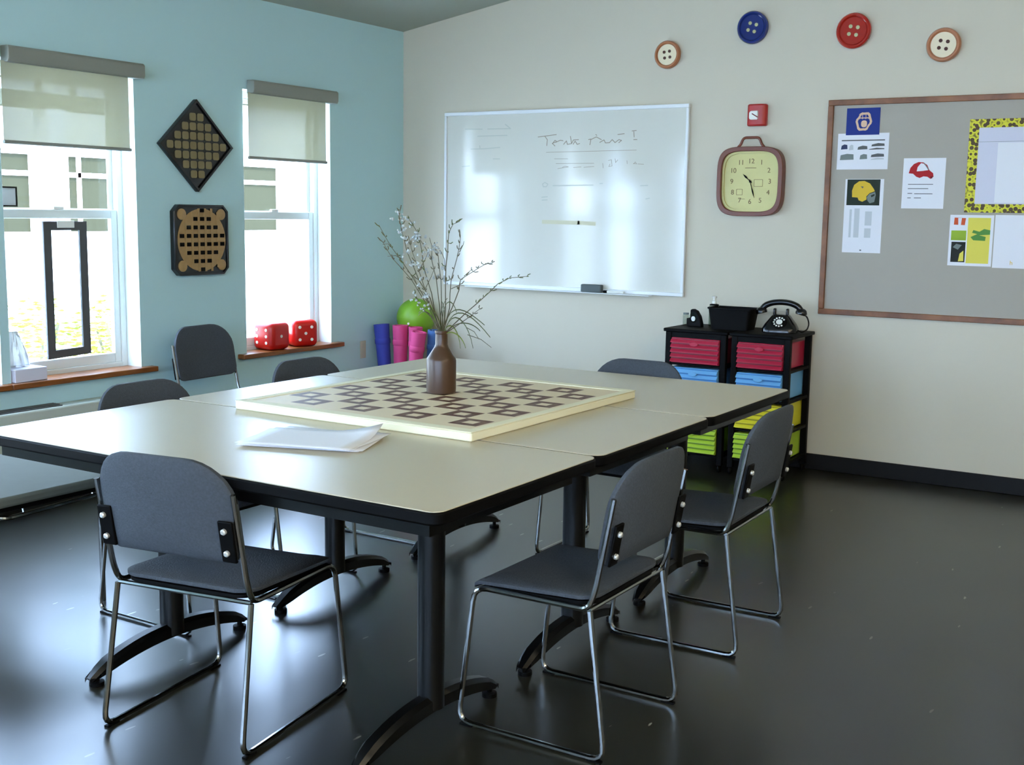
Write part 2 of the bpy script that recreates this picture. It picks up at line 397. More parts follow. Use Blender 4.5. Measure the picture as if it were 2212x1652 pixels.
# windows in the left wall
def window(i, a, b):
    r = struct('window_%d' % i, MB().box((-.155, a, Z0), (-.105, a+.035, Z1)).box((-.155, b-.035, Z0), (-.105, b, Z1))
               .box((-.155, a+.035, Z1-.035), (-.105, b-.035, Z1)).box((-.155, a+.035, Z0), (-.105, b-.035, Z0+.035)), 'white_frame', smooth=False, bevel=.003)
    lo = MB(); A, B = a+.035, b-.035                                     # lower sash
    lo.box((-.14, A, Z0+.035), (-.112, A+.04, 1.39)).box((-.14, B-.04, Z0+.035), (-.112, B, 1.39)).box((-.14, A+.04, Z0+.035), (-.112, B-.04, Z0+.085)).box((-.14, A+.04, 1.345), (-.112, B-.04, 1.39))
    lo.build('lower_sash', 'white_frame', r, bevel=.004, smooth=False)
    u = MB(); u.box((-.152, A, 1.36), (-.141, A+.028, Z1-.035)).box((-.152, B-.028, 1.36), (-.141, B, Z1-.035)).box((-.152, A+.028, 1.36), (-.141, B-.028, 1.395)).box((-.152, A+.028, Z1-.065), (-.141, B-.028, Z1-.035))
    u.build('upper_sash', 'white_frame', r, bevel=.003, smooth=False)
    MB().box((-.128, A+.04, Z0+.085), (-.124, B-.04, 1.345)).build('lower_pane', 'glass', r, smooth=False)
    MB().box((-.148, A+.028, 1.395), (-.145, B-.028, Z1-.065)).build('upper_pane', 'glass', r, smooth=False)
    MB().box((-.13, (a+b)/2-.03, 1.39), (-.112, (a+b)/2+.03, 1.405)).build('sash_lock', 'white', r, bevel=.003)
    # painted reveal
    MB().box((-.105, b-.0015, Z0), (0.0005, b, Z1)).box((-.105, a, Z0), (0.0005, a+.0015, Z1)).box((-.105, a, Z1-.0015), (0.0005, b, Z1)).build('reveal', 'reveal', r, smooth=False)
    # wooden stool, lapping the wall each side
    la, lb = (.07, .07) if i in (1,) else ((.0225, .07) if a in (-3.03, -5.37) else (.07, .0215))
    sl = MB().prism([(-.105, a+.002), (-.001, a+.002), (-.001, a-la), (.05, a-la), (.05, b+lb), (-.001, b+lb), (-.001, b-.002), (-.105, b-.002)], Z0-.015, Z0+.012)
    s_ = sl.build('window_sill', 'sill', r, bevel=.004)
    return r
for i, (a, b) in enumerate(WIN): window(i+1, a, b)
for k, (a, b) in enumerate(RW):
    r = struct('window_%d' % (len(WIN)+k+1), MB().box((a, RY-.1, .9), (a+.05, RY-.04, 2.3)).box((b-.05, RY-.1, .9), (b, RY-.04, 2.3)).box((a+.05, RY-.1, .9), (b-.05, RY-.04, .95)).box((a+.05, RY-.1, 2.25), (b-.05, RY-.04, 2.3)).box(((a+b)/2-.02, RY-.1, .95), ((a+b)/2+.02, RY-.04, 2.25)), 'white_frame', smooth=False)
    MB().box((a+.05, RY-.075, .95), (b-.05, RY-.07, 2.25)).build('pane', 'glass', r, smooth=False)

def blind(a, b, label):
    t = thing('roller_blind', label, 'window blind', (0.0, (a+b)/2, 2.085), 0, 'half-lowered roller blinds'); h = (b-a)/2
    pr = [(0.001, -.035), (.052, -.035), (.06, -.02), (.06, .03), (.05, .04), (.001, .04)]
    MB().prism(pr, -h+.02, h+.035, Matrix(((1, 0, 0, 0), (0, 0, 1, 0), (0, 1, 0, 0), (0, 0, 0, 1)))).build('blind_case', 'grey_metal', t, bevel=.004)
    MB().box((.028, -h+.0, -.385), (.0285, h-.05, -.03)).build('shade_cloth', 'shade', t, smooth=False)
    MB().tube([(.028, -h, -.392), (.028, h-.045, -.392)], .009, 8).build('bottom_rail', 'grey_metal', t)
    return t
blind(-1.475, -.765, 'grey-cased roller blind half lowered over the narrow window above the red dice')
blind(-3.86, -3.09, 'grey-cased roller blind beyond the left edge of the view, beside the leftmost visible one')
blind(-3.03, -2.262, 'grey-cased roller blind half lowered over the leftmost window')

# ------------------------------------------------------------------ outside the windows
struct('ground', MB().box((-40, -40, -.5), (-WT-.01, 40, -.35)), 'ext_ground', smooth=False)
nb = thing('neighbour_building', 'pale sided building with a porch outside the left windows', 'building', (-7.4, -3, -.35))
MB().box((-.3, -14, 0), (0, 16, 3.2)).build('siding', 'skyblue_ext', nb, smooth=False)
for y in (-9.2, -6.4, -3.9, -1.2, 1.5, 4.45, 5.9, 8.6, 11.4):
    f = MB().box((0, y, 1.35), (.06, y+1.1, 1.45)).box((0, y, 2.35), (.06, y+1.1, 2.45)).box((0, y, 1.45), (.06, y+.09, 2.35)).box((0, y+1.01, 1.45), (.06, y+1.1, 2.35)).box((0, y+.09, 2.10), (.05, y+1.01, 2.16)).box((0, y+.23, 1.45), (.05, y+.28, 2.35)).build('window', 'ext_trim', nb, smooth=False)
    MB().box((.005, y+.09, 1.45), (.02, y+1.01, 2.35)).build('pane', 'ext_glass', f, smooth=False)
MB().box((-.3, -14, 3.2), (.25, 16, 3.3)).build('eave', 'ext_beam', nb, smooth=False)
pc = thing('porch', 'white porch with posts and beams just outside the left windows', 'porch', (-3.6, -2.6, -.35))
MB().box((-.09, -4.5, 2.54), (.09, 4.5, 2.66)).build('beam', 'ext_beam', pc, smooth=False)
MB().box((-.09, -4.5, 3.05), (.09, 4.5, 3.15)).build('beam', 'ext_beam', pc, smooth=False)
for y in (.43, 1.43, 2.43, 2.76, 3.2, 3.6): MB().box((-.02, y, 2.66), (.02, y+.035, 3.05)).build('strut', 'ext_beam', pc, smooth=False)
for y in (-2.4, 2.45, 4.2):
    MB().box((-.09, y, 0), (.09, y+.18, 2.55)).build('post', 'ext_trim', pc, smooth=False)
sh = MB(); rnd = random.Random(3)
def bush(name, loc, size, n, label, m):
    t = thing(name, label, 'shrub', loc); mb = MB(); r_ = random.Random(len(label))
    for _ in range(n):
        d = Vector((r_.gauss(0, 1), r_.gauss(0, 1), r_.gauss(0, 1))).normalized()*(r_.random()**.4)
        c = Vector((d.x*size, d.y*size, size*1.2+d.z*size*1.1)); q = Matrix.Translation(c) @ Matrix.Rotation(r_.random()*6, 4, 'Z') @ Matrix.Rotation(r_.random()*6, 4, 'X')
        mb.add([(-.03, 0, 0), (0, -.012, .004), (.05, 0, 0), (0, .012, .004)], [(0, 1, 2, 3)], q)
    f = mb.build('foliage', m, t, smooth=False); f['kind'] = 'stuff'
    st = MB()
    for k in range(5):
        a = k*1.26; st.tube([(0, 0, 0), (math.cos(a)*size*.3, math.sin(a)*size*.3, size), (math.cos(a)*size*.5, math.sin(a)*size*.5, size*1.8)], .012, 6)
    st.build('stem', 'twig', t)
bush('garden_shrub', (-3.0, .12, -.35), .46, 1400, 'yellow green shrub outside the leftmost window, right of the dark frame', 'ext_green')
bush('garden_shrub', (-2.6, -1.1, -.35), .5, 900, 'loose shrub outside the leftmost window, left of the dark frame', 'ext_green')

# ------------------------------------------------------------------ unseen ceiling lights added as room fill
def add_fill_light(x, y, power, label):
    t = thing('ceiling_light', label, 'ceiling light', (x, y, hz(x)-.35), 0, 'ceiling fixtures behind the camera')
    MB().box((-.15, -.6, 0), (.15, .6, .05)).build('housing', 'white', t, bevel=.01)
    for s_ in (-.4, .4): MB().tube([(0, s_, .05), (0, s_, .34)], .006, 6).build('stem', 'white', t)
    em = bpy.data.materials.get('lamp_diffuser_%d' % power)
    if not em:
        em = bpy.data.materials.new('lamp_diffuser_%d' % power); em.use_nodes = True; b = em.node_tree.nodes['Principled BSDF']
        b.inputs['Base Color'].default_value = (1, 1, 1, 1); b.inputs['Emission Color'].default_value = (1, .86, .62, 1); b.inputs['Emission Strength'].default_value = power
    MB().box((-.13, -.58, -.10), (.13, .58, 0)).build('diffuser', em, t, smooth=False)  # glowing box, sides included, added to brighten the left wall
for x, y, e, l in ((2.0, -7.4, 6, 'long fluorescent ceiling fixture nearest the window wall'), (4.4, -7.9, 12, 'long fluorescent ceiling fixture behind the viewer'), (6.9, -6.6, 42, 'long fluorescent ceiling fixture over the right side of the room'), (6.9, -3.4, 12, 'long fluorescent ceiling fixture nearest the back wall')): add_fill_light(x, y, e, l)

# ------------------------------------------------------------------ tables
TX0, TX1 = 1.7091, 3.4174
TY = [-4.354, -3.5775, -2.785, -1.983]
T = .737
LX = (2.11, 3.12)
def table(y0, y1, label):
    cy = (y0+y1)/2; cx = (TX0+TX1)/2; t = thing('conference_table', label, 'table', (cx, cy, 0), 0, 'beige tables pushed together')
    hw, hd = (TX1-TX0)/2, (y1-y0)/2-.0012
    o = rrect(-hw, -hd, hw, hd, .035)
    MB().prism(o, T-.034, T-.0015).build('edge_band', 'black', t, bevel=.006)
    MB().prism(rrect(-hw+.004, -hd+.004, hw-.004, hd-.004, .032), T-.006, T).build('tabletop', 'laminate', t, bevel=.001)
    MB().box((-hw+.06, -hd+.05, T-.075), (hw-.06, -hd+.075, T-.034)).box((-hw+.06, hd-.075, T-.075), (hw-.06, hd-.05, T-.034)).box((-hw+.06, -hd+.075, T-.075), (-hw+.085, hd-.075, T-.034)).box((hw-.085, -hd+.075, T-.075), (hw-.06, hd-.075, T-.034)).build('apron', 'black_metal', t)
    for x in LX:
        x -= cx
        lg = MB().lathe([(.037, .075), (.037, T-.055)], 24, Matrix.Translation((x, 0, 0))).box((x-.05, -hd+.08, T-.05), (x+.05, hd-.08, T-.034)).lathe([(.05, T-.085), (.05, T-.05)], 24, Matrix.Translation((x, 0, 0))).build('leg', 'black_metal', t)
        # arched foot along Y
        mb = MB(); n = 20; vs = []; L = .325
        for k in range(n+1):
            q = -1+2*k/n; y = q*L
            zt = .045+.068*(1-abs(q)**2.2); zb = .018+.052*(1-abs(q)**2.0) if abs(q) < .93 else .030
            wdt = .026*(1-.55*max(0, (abs(q)-.8)/.2)**2); zt -= .018*max(0, (abs(q)-.85)/.15)
            vs += [(-wdt, y, zb), (wdt, y, zb), (wdt, y, zt-.012), (wdt*.55, y, zt), (-wdt*.55, y, zt), (-wdt, y, zt-.012)]
        fs = [(k*6+i, (k+1)*6+i, (k+1)*6+(i+1) % 6, k*6+(i+1) % 6) for k in range(n) for i in range(6)]+[(0, 1, 2, 3, 4, 5), tuple(n*6+i for i in range(6))[::-1]]
        ft = mb.add(vs, fs, Matrix.Translation((x, 0, 0))).build('foot', 'black_metal', t)
        for s_ in (-1, 1):
            MB().lathe([(.022, 0), (.022, .012), (.008, .014), (.008, .034)], 16, Matrix.Translation((x, s_*L*.9, 0))).build('glide', 'black', ft)
    return t
table(TY[0], TY[1]-.0012, 'front beige laminate table with black edge, holding the loose papers')
table(TY[1]+.0012, TY[2]-.0012, 'middle beige laminate table with black edge, under the brown bottle')
table(TY[2]+.0012, TY[3], 'far beige laminate table with black edge, nearest the whiteboard')

# ------------------------------------------------------------------ chairs (local: faces +Y)
def make_chair():
    t = thing('sled_base_chair', '', 'chair')
    # seat
    o = rrect(-.212, -.172, .212, .205, (.05, .035, .035, .05), 6)
    def sb(x, y):
        z = .425-.010*math.cos(min(1, abs(x)/.2)*PI/2)
        if y > .11: z -= ((y-.11)/.095)**2*.034
        if y < -.12: z += ((-.12-y)/.065)**2*.006
        return z
    MB().cushion(o, .026, sb).build('seat', 'fabric', t)
    MB().cushion([(x*.97, y*.97) for x, y in o], .012, lambda x, y: sb(x, y)-.016, rings=(1, .8, .4), flat=.8).build('seat_pan', 'black', t)
    # backrest, built in (u=x, v=z), bent toward -Y in the middle
    H = .275; ob = rrect(-.215, 0, .215, H, (.045, .125, .125, .045), 8)
    tilt = lambda z: -.205-.20*(z-.1)
    Tb = Matrix(((1, 0, 0, 0), (0, 0, -1, 0), (0, 1, 0, .512), (0, 0, 0, 1)))
    MB().cushion(ob, .034, lambda u, v: .188+.17*v+.030*(1-(u/.215)**2), T=Tb).build('backrest', 'fabric', t)
    for s_ in (-1, 1):
        x = s_*.226; xi = s_*.217
        fr = MB().tube([(xi, -.232, .70), (xi, -.185, .45), (xi, -.165, .40), (xi, .185, .398), (x, .228, .0085), (x, -.228, .0085), (xi, -.172, .398)], .0075, 8, .042).build('sled_frame', 'chrome', t)
        br = MB().box((-.006, -.004, -.005), (.038, .004, .108)).build('bracket', 'black', t, bevel=.003)
        br.location = (s_*.178 if s_ > 0 else s_*.206, -.2185, .525); br.rotation_euler = (math.radians(-(-9.6)), 0, 0)
        for z in (.022, .082):
            MB().lathe([(.008, 0), (.008, .006), (.005, .009)], 12, Matrix.Translation((.014, -.004, z)) @ Matrix.Rotation(PI/2, 4, 'X')).build('bolt', 'bolt', br)
        for y in (-.2, .2):
            MB().box((x-.007, y-.02, .0), (x+.007, y+.02, .006)).build('glide', 'black', t)
    for y in (-.168, .14):
        MB().tube([(-.215, y, .399), (.215, y, .399)], .0065, 8).build('cross_bar', 'chrome', t)
    return t
chair0 = make_chair(); used = [False]
def chair(x, y, rz, label, sz=1.0):
    o = chair0 if not used[0] else copy_tree(chair0); used[0] = True
    o.location = (x, y, 0); o.rotation_euler = (0, 0, rz); o.scale = (1, sz, 1); o['label'] = label; o['group'] = 'grey sled base chairs around the tables'
    return o
chair(2.557, -4.158, math.radians(9), 'grey fabric chair at bottom left, back towards the viewer, before the loose papers', 1.13)
chair(3.378, -3.650, PI/2, 'nearest grey fabric chair on the right side of the tables')
chair(3.385, -2.762, PI/2+.02, 'farther grey fabric chair on the right side, in front of the coloured drawers')
chair(1.815, -3.600, -PI/2, 'dark chair on the window side of the tables, nearest the leftmost window', 1.0)
chair(1.815, -2.745, -PI/2, 'dark chair on the window side, below the red dice', 1.0)
chair(2.715, -2.13, PI, 'dark chair at the far end of the tables, facing the viewer, left of the drawers')
chair(.42, -1.995, -PI/2+.05, 'dark chair standing against the blue wall between the two windows')

# low bench at the lower left
t = thing('low_bench', 'low grey padded bench with a chrome rail, half under the table at the left edge', 'bench', (1.1, -3.93, .012))
MB().prism(rrect(-.72, -.235, .415, .235, .02), .41, .445).build('cushion', 'bench', t, bevel=.01)
MB().prism(rrect(-.71, -.225, .405, .225, .02), .395, .41).build('base_board', 'black', t)
MB().tube([(-.70, -.22, .38), (.36, -.22, .38), (.405, -.19, .372), (.405, .22, .385), (-.70, .22, .385)], .008, 8, .03).build('rail', 'chrome', t)
for y in (-.12, .16): MB().tube([(.40, y, .38), (.395, y, .398)], .004, 6).build('standoff', 'chrome', t)
for x in (-.66, .40):
    for y in (-.229, .19): MB().tube([(x-(.07 if y < 0 else 0), y, -.012), (x-(.07 if y < 0 else 0), y, .386)], .009, 8).build('leg', 'chrome', t)

# ------------------------------------------------------------------ things on the tables
import mathutils
bw = Vector((3.043-2.055, -3.637+3.558, 0)); ang = math.atan2(bw.y, bw.x)
t = thing('checkerboard_panel', 'large cream board printed with brown squares, lying in the middle of the tables', 'game board', (2.533, -3.085, T), -.012)
MB().prism(rrect(-.485, -.53, .485, .53, .008), 0.0005, .026).build('canvas', 'canvas', t, bevel=.004)
MB().box((-.45, -.485, .026), (.45, .485, .0275)).build('print', 'checker', t, smooth=False)
for s_ in (-1, 1):
    MB().box((-.485, s_*.5075-.0225, .026), (.485, s_*.5075+.0225, .030)).build('border', 'canvas', t, bevel=.002)
    MB().box((s_*.4675-.0175, -.485, .026), (s_*.4675+.0175, .485, .030)).build('border', 'canvas', t, bevel=.002)
# sheets of paper
rp = random.Random(5)
for k in range(5):
    w_, h_ = .216, .279; mb = MB(); n = 8; vs = []; fs = []; cu = .006+.01*k/4; cc = .035 if k == 4 else .006
    for i in range(n+1):
        for j in range(n+1):
            u, v = i/n, j/n; z = .0016*k+.0008+cc*max(0, u+v-1.45)**2*3+(.002 if 0 < k else 0)*math.sin(u*4+k)*v*.4+.002*k*.3
            vs.append(((u-.5)*h_*1.25, (v-.5)*w_*1.2, z))
    for i in range(n):
        for j in range(n): a = i*(n+1)+j; fs.append((a, a+n+1, a+n+2, a+1))
    o = mb.add(vs, fs).build('paper_sheet', 'paper', loc=(2.63+rp.uniform(-.012, .012), -3.88+rp.uniform(-.02, .02), T+.0012), rot=(0, 0, .28+rp.uniform(-.12, .12)))
    sd = o.modifiers.new('thick', 'SOLIDIFY'); sd.thickness = .0006
    tag(o, ['lowest white sheet of the loose papers on the front table', 'second sheet from the bottom of the loose papers', 'middle sheet of the loose papers on the front table', 'second sheet from the top of the loose papers', 'top white sheet of the loose papers, one corner lifted'][k], 'paper', 'loose papers on the front table')
# brown bottle
BX, BY, BZ = 2.488, -3.039, T+.0275
b = MB().lathe([(.046, 0), (.052, .004), (.053, .02), (.053, .118), (.051, .126), (.034, .152), (.025, .166), (.022, .176), (.0215, .212), (.024, .215), (.024, .224), (.017, .224), (.016, .20)], 40).build('bottle', 'bottle', loc=(BX, BY, BZ))
tag(b, 'brown glazed bottle holding twigs, standing on the printed board', 'bottle')
# twigs and leaves
V = thing('twig_arrangement', 'spray of bare budding twigs and arching leaves standing in the brown bottle', 'plant', (BX, BY, BZ))
rh = Vector((math.cos(yaw), math.sin(yaw), 0)); dh = Vector((-math.sin(yaw), math.cos(yaw), 0)); K = 1/611.
def pp(px, py, d=0): return rh*((px-953)*K)+Vector((0, 0, (866-py)*K))+dh*d
rt_ = random.Random(11)
FP = []
twigs = [
 [(950, 735), (935, 690), (905, 640), (870, 585), (845, 550), (820, 508)],
 [(945, 735), (925, 680), (890, 620), (850, 575), (830, 540)],
 [(950, 735), (928, 660), (905, 620), (880, 560), (868, 515), (862, 490), (866, 472)],
 [(952, 735), (930, 650), (915, 600), (908, 560), (900, 520), (880, 490)],
 [(952, 735), (948, 680), (940, 620), (930, 575), (912, 545), (896, 525)],
 [(955, 735), (952, 680), (950, 620), (942, 570), (935, 545)],
 [(956, 735), (962, 680), (960, 620), (966, 560), (968, 520), (978, 500), (990, 495)],
 [(958, 735), (970, 680), (972, 620), (985, 570), (990, 540), (990, 520)],
 [(958, 735), (975, 680), (990, 640), (993, 618), (1020, 600), (1045, 585), (1062, 580)],
 [(960, 740), (985, 710), (1030, 668), (1060, 640), (1075, 625), (1100, 612), (1136, 608)],
 [(960, 738), (980, 722), (1010, 700), (1036, 680)],
 [(950, 738), (940, 700), (925, 670), (918, 640), (905, 600), (892, 560), (885, 530)],
 [(948, 738), (930, 700), (905, 675), (895, 650)],
]
for k, tw in enumerate(twigs):
    d = rt_.uniform(-.09, .09); n = len(tw)
    pts = [pp(x, y, d*i/(n-1)) for i, (x, y) in enumerate(tw)]; pts[0] = Vector((rt_.uniform(-.008, .008), rt_.uniform(-.008, .008), .15))
    pts.insert(1, Vector((pts[0].x, pts[0].y, .205)))
    fine = []
    for i in range(len(pts)-1):
        for q in (0, .5): fine.append(pts[i].lerp(pts[i+1], q)+Vector((rt_.uniform(-1, 1), rt_.uniform(-1, 1), 0))*.0015)
    fine.append(pts[-1])
    if k in (2, 3, 4, 5, 11, 12): FP += fine[6:]
    tg = MB().tube(fine, lambda s_: .0022-.0013*s_, 5).build('twig', 'twig', V)
    bd = MB()
    for i in range(6, len(fine)):
        p = fine[i]; dd = (fine[i]-fine[i-1]).normalized()
        for _ in range(2):
            q = p+Vector((rt_.uniform(-1, 1), rt_.uniform(-1, 1), rt_.uniform(-.3, 1)))*.008
            bd.tube([p, q, q+(q-p)*.6+dd*.006], lambda s_: .0009+.0026*s_*(1.2-s_), 5)
    if bd.v: bd.build('buds', 'twig' if k % 3 else 'leaf', tg)['kind'] = 'stuff'
# side twiglets
for (x0, y0, x1, y1) in ((845, 550, 828, 545), (868, 575, 838, 570), (905, 600, 925, 560), (930, 575, 925, 530), (1000, 612, 1020, 596), (905, 640, 880, 600), (960, 600, 952, 560), (972, 640, 1000, 632), (990, 560, 1000, 536), (918, 640, 940, 590), (925, 660, 900, 640), (1008, 720, 1035, 745), (1010, 735, 1062, 762)):
    d = rt_.uniform(-.05, .05); MB().tube([pp(x0, y0, d), pp((x0+x1)/2+3, (y0+y1)/2-4, d), pp(x1, y1, d)], lambda s_: .0014-.0006*s_, 5).build('twiglet', 'twig', V)
def blade(pts, wd, m):
    vs = []; fs = []; n = len(pts)
    for i, p in enumerate(pts):
        s_ = i/(n-1); h = wd*1.9*math.sin(PI*min(1, s_*.92+.06))**.7+.0008
        a = dh*h; vs += [tuple(p-a), tuple(p+Vector((0, 0, .002))), tuple(p+a)]
    for i in range(n-1):
        fs += [(3*i, 3*i+1, 3*i+4, 3*i+3), (3*i+1, 3*i+2, 3*i+5, 3*i+4)]
    o = MB().add(vs, fs).build('leaf', m, V); sd = o.modifiers.new('t', 'SOLIDIFY'); sd.thickness = .0009
def arc(P, d, n=10):
    P = [pp(x, y, d*i) for i, (x, y) in enumerate(P)]
    out = []
    for i in range(n+1):
        t_ = i/n; Q = P[:]
        while len(Q) > 1: Q = [Q[j].lerp(Q[j+1], t_) for j in range(len(Q)-1)]
        out.append(Q[0])
    return out
for P, d, wd, m_ in [([(958, 742), (975, 660), (1015, 690), (1058, 745)], .01, .007, 'leaf'), ([(958, 742), (972, 670), (1010, 700), (1022, 765)], -.01, .007, 'leaf'),
                     ([(958, 742), (965, 650), (1010, 690), (1045, 720)], .02, .006, 'leaf'), ([(955, 742), (950, 660), (975, 650), (985, 690)], .0, .006, 'leaf'),
                     ([(950, 742), (935, 690), (915, 680), (900, 700)], .015, .006, 'leaf'), ([(952, 742), (955, 700), (930, 660), (905, 690)], -.015, .006, 'leaf'),
                     ([(956, 742), (965, 700), (990, 720), (993, 770)], .01, .009, 'leaf2'), ([(956, 742), (975, 720), (1000, 740), (1006, 765)], -.01, .008, 'leaf2'),
                     ([(954, 742), (945, 700), (955, 670), (965, 660)], .0, .006, 'leaf'), ([(954, 742), (962, 700), (958, 675), (950, 668)], .02, .006, 'leaf'),
                     ([(958, 742), (985, 700), (1020, 715), (1035, 735)], .03, .005, 'leaf')]:
    blade(arc(P, d), wd, m_)
bl = MB()
for k in range(75):
    c = FP[rt_.randrange(len(FP))]+Vector((rt_.gauss(0, 1), rt_.gauss(0, 1), rt_.gauss(0, 1)))*.009
    for q in range(3):
        e = c+Vector((rt_.uniform(-1, 1), rt_.uniform(-1, 1), rt_.uniform(-1, 1)))*.007
        bl.ball(e, rt_.uniform(.003, .006), 6, 4)
o = bl.build('blossoms', 'blossom', V); o['kind'] = 'stuff'

# ------------------------------------------------------------------ back wall: whiteboard
WX0, WX1, WZ0, WZ1 = .351, 2.074, .930, 2.042
t = thing('whiteboard', 'large white dry-erase board with faint handwriting, on the cream wall', 'whiteboard', (0, 0, 0))
MB().box((WX0+.01, -.012, WZ0+.01), (WX1-.01, -.001, WZ1-.01)).build('writing_surface', 'board_white', t, smooth=False)
MB().box((WX0, -.022, WZ1-.022), (WX1, -.001, WZ1)).box((WX0, -.022, WZ0), (WX1, -.001, WZ0+.022)).box((WX0, -.022, WZ0+.022), (WX0+.018, -.001, WZ1-.022)).box((WX1-.018, -.022, WZ0+.022), (WX1, -.001, WZ1-.022)).build('frame', 'alu', t, bevel=.003)
MB().box((WX0+.2, -.065, WZ0-.006), (WX1-.2, -.001, WZ0)).build('pen_tray', 'alu', t, bevel=.002)
ST = [[(1.059, 1.874), (1.118, 1.879), (1.19, 1.886)], [(1.108, 1.877), (1.126, 1.856), (1.123, 1.82)], [(1.162, 1.831), (1.181, 1.851), (1.195, 1.843), (1.162, 1.833), (1.182, 1.817)], [(1.186, 1.839), (1.219, 1.851), (1.238, 1.848)], [(1.243, 1.826), (1.262, 1.846), (1.27, 1.825), (1.295, 1.829)], [(1.29, 1.873), (1.298, 1.829), (1.311, 1.851), (1.347, 1.852)], [(1.31, 1.825), (1.323, 1.844), (1.338, 1.824), (1.355, 1.829)], [(1.416, 1.851), (1.432, 1.854), (1.426, 1.82)], [(1.43, 1.85), (1.469, 1.866), (1.504, 1.849)], [(1.465, 1.88), (1.472, 1.875)], [(1.493, 1.833), (1.522, 1.847), (1.532, 1.829), (1.559, 1.83)], [(1.559, 1.83), (1.577, 1.848), (1.597, 1.83), (1.622, 1.847)], [(1.622, 1.829), (1.64, 1.842), (1.622, 1.847)], [(1.614, 1.877), (1.657, 1.881)], [(1.708, 1.896), (1.736, 1.898)], [(1.72, 1.892), (1.723, 1.86)], [(1.72, 1.845), (1.742, 1.845)], [(1.12, 1.779), (1.348, 1.781), (1.74, 1.784)], [(1.179, 1.739), (1.274, 1.738)], [(1.191, 1.71), (1.457, 1.709)], [(1.204, 1.679), (1.28, 1.689)], [(1.315, 1.686), (1.369, 1.688)], [(1.388, 1.686), (1.458, 1.69)], [(1.237, 1.687), (1.256, 1.693), (1.28, 1.689)], [(1.517, 1.709), (1.52, 1.681)], [(1.555, 1.725), (1.576, 1.729), (1.581, 1.693), (1.559, 1.689), (1.567, 1.705)], [(1.6, 1.735), (1.604, 1.712), (1.618, 1.728)], [(1.679, 1.723), (1.682, 1.704)], [(1.723, 1.703), (1.735, 1.715), (1.744, 1.703), (1.723, 1.705)], [(1.751, 1.703), (1.791, 1.701)]]
ST2 = [[(0.51, 1.935), (0.642, 1.932)], [(0.683, 1.932), (0.856, 1.93), (0.815, 1.958)], [(0.606, 1.888), (0.831, 1.889)], [(0.555, 1.808), (0.659, 1.808), (0.777, 1.815)], [(0.623, 1.828), (0.626, 1.811)], [(0.727, 1.744), (0.778, 1.743)], [(0.488, 1.697), (0.546, 1.701)], [(1.097, 1.585), (1.114, 1.595), (1.136, 1.585), (1.126, 1.569), (1.103, 1.569), (1.097, 1.585)], [(1.173, 1.575), (1.456, 1.579)], [(1.5, 1.588), (1.52, 1.589)], [(1.773, 1.575), (1.822, 1.577)], [(1.811, 1.498), (1.835, 1.502)], [(1.093, 1.504), (1.135, 1.507)], [(1.095, 1.486), (1.134, 1.488)]]
def ink(strokes, m, r, name):
    mb = MB()
    for s_ in strokes:
        for (a, b_) in zip(s_, s_[1:]):
            d = Vector((b_[0]-a[0], b_[1]-a[1])); L = d.length; d.normalize(); n = Vector((-d.y, d.x))*r
            a_, c_ = Vector(a)-d*r*.6, Vector(b_)+d*r*.6
            q = [a_-n, c_-n, c_+n, a_+n]; mb.add([(p.x, -.0128, p.y) for p in q]+[(p.x, -.0121, p.y) for p in q], [(0, 1, 2, 3), (7, 6, 5, 4), (0, 4, 5, 1), (1, 5, 6, 2), (2, 6, 7, 3), (3, 7, 4, 0)])
    return mb.build(name, m, t, smooth=False)
for q_ in (ink(ST[:17], 'ink', .0022, 'handwriting'), ink(ST[17:], 'ink', .0012, 'handwriting'), ink(ST2, 'ink2', .003, 'wiped_writing')): q_['kind'] = 'stuff'
ink([[(1.105, 1.352), (1.359, 1.35), (1.472, 1.346)]], 'ink3', .012, 'wiped_writing')
o = MB().box((1.41, -.062, WZ0+.0005), (1.55, -.024, WZ0+.048)).build('eraser', 'eraser', bevel=.006); tag(o, 'dark grey felt eraser on the lower edge of the whiteboard', 'eraser')
o = MB().tube([(1.575, -.045, WZ0+.0085), (1.625, -.045, WZ0+.0085), (1.70, -.045, WZ0+.0085)], .008, 10).build('marker', 'white', None); tag(o, 'small marker lying beside the grey eraser', 'marker')
MB().tube([(1.562, -.045, WZ0+.0085), (1.588, -.045, WZ0+.0085)], .0083, 10).build('cap', 'black', o)

# buttons
def button(x, z, r, rim, centre, hole, label, rot):
    t = thing('giant_button', label, 'wall decoration', (x, 0, z), 0, 'giant buttons on the wall')
    TT = TB(0, 0)
    MB().lathe([(r*.9, .001), (r, .008), (r, .026), (r*.93, .034), (r*.84, .034), (r*.76, .024)], 40, TT).build('rim', rim, t)
    MB().lathe([(r*.77, .020), (r*.74, .0255), (r*.3, .0245)], 40, TT).build('centre', centre, t)
    for k in range(4):
        a = rot+PI/2*k
        MB().lathe([(r*.11, .024), (r*.11, .0272), (r*.07, .0275)], 14, TT @ Matrix.Translation((math.cos(a)*r*.3, math.sin(a)*r*.3, 0))).build('hole', hole, t)
    return t
button(1.905+.02, 2.322, .079, 'tan_button', 'cream_button', 'hole', 'caramel and cream giant button, leftmost of the row above the whiteboard', .9)
button(2.436, 2.44, .089, 'blue_button', 'blue_button', 'hole_light', 'glossy blue giant button on the wall above the fire alarm', .5)
button(3.00, 2.385, .092, 'red_button', 'red_button', 'hole_light', 'glossy red giant button on the wall above the tackboard corner', .6)
button(3.465, 2.285, .085, 'tan_button', 'cream_button', 'hole', 'caramel and cream giant button, rightmost of the row above the tackboard', .6)

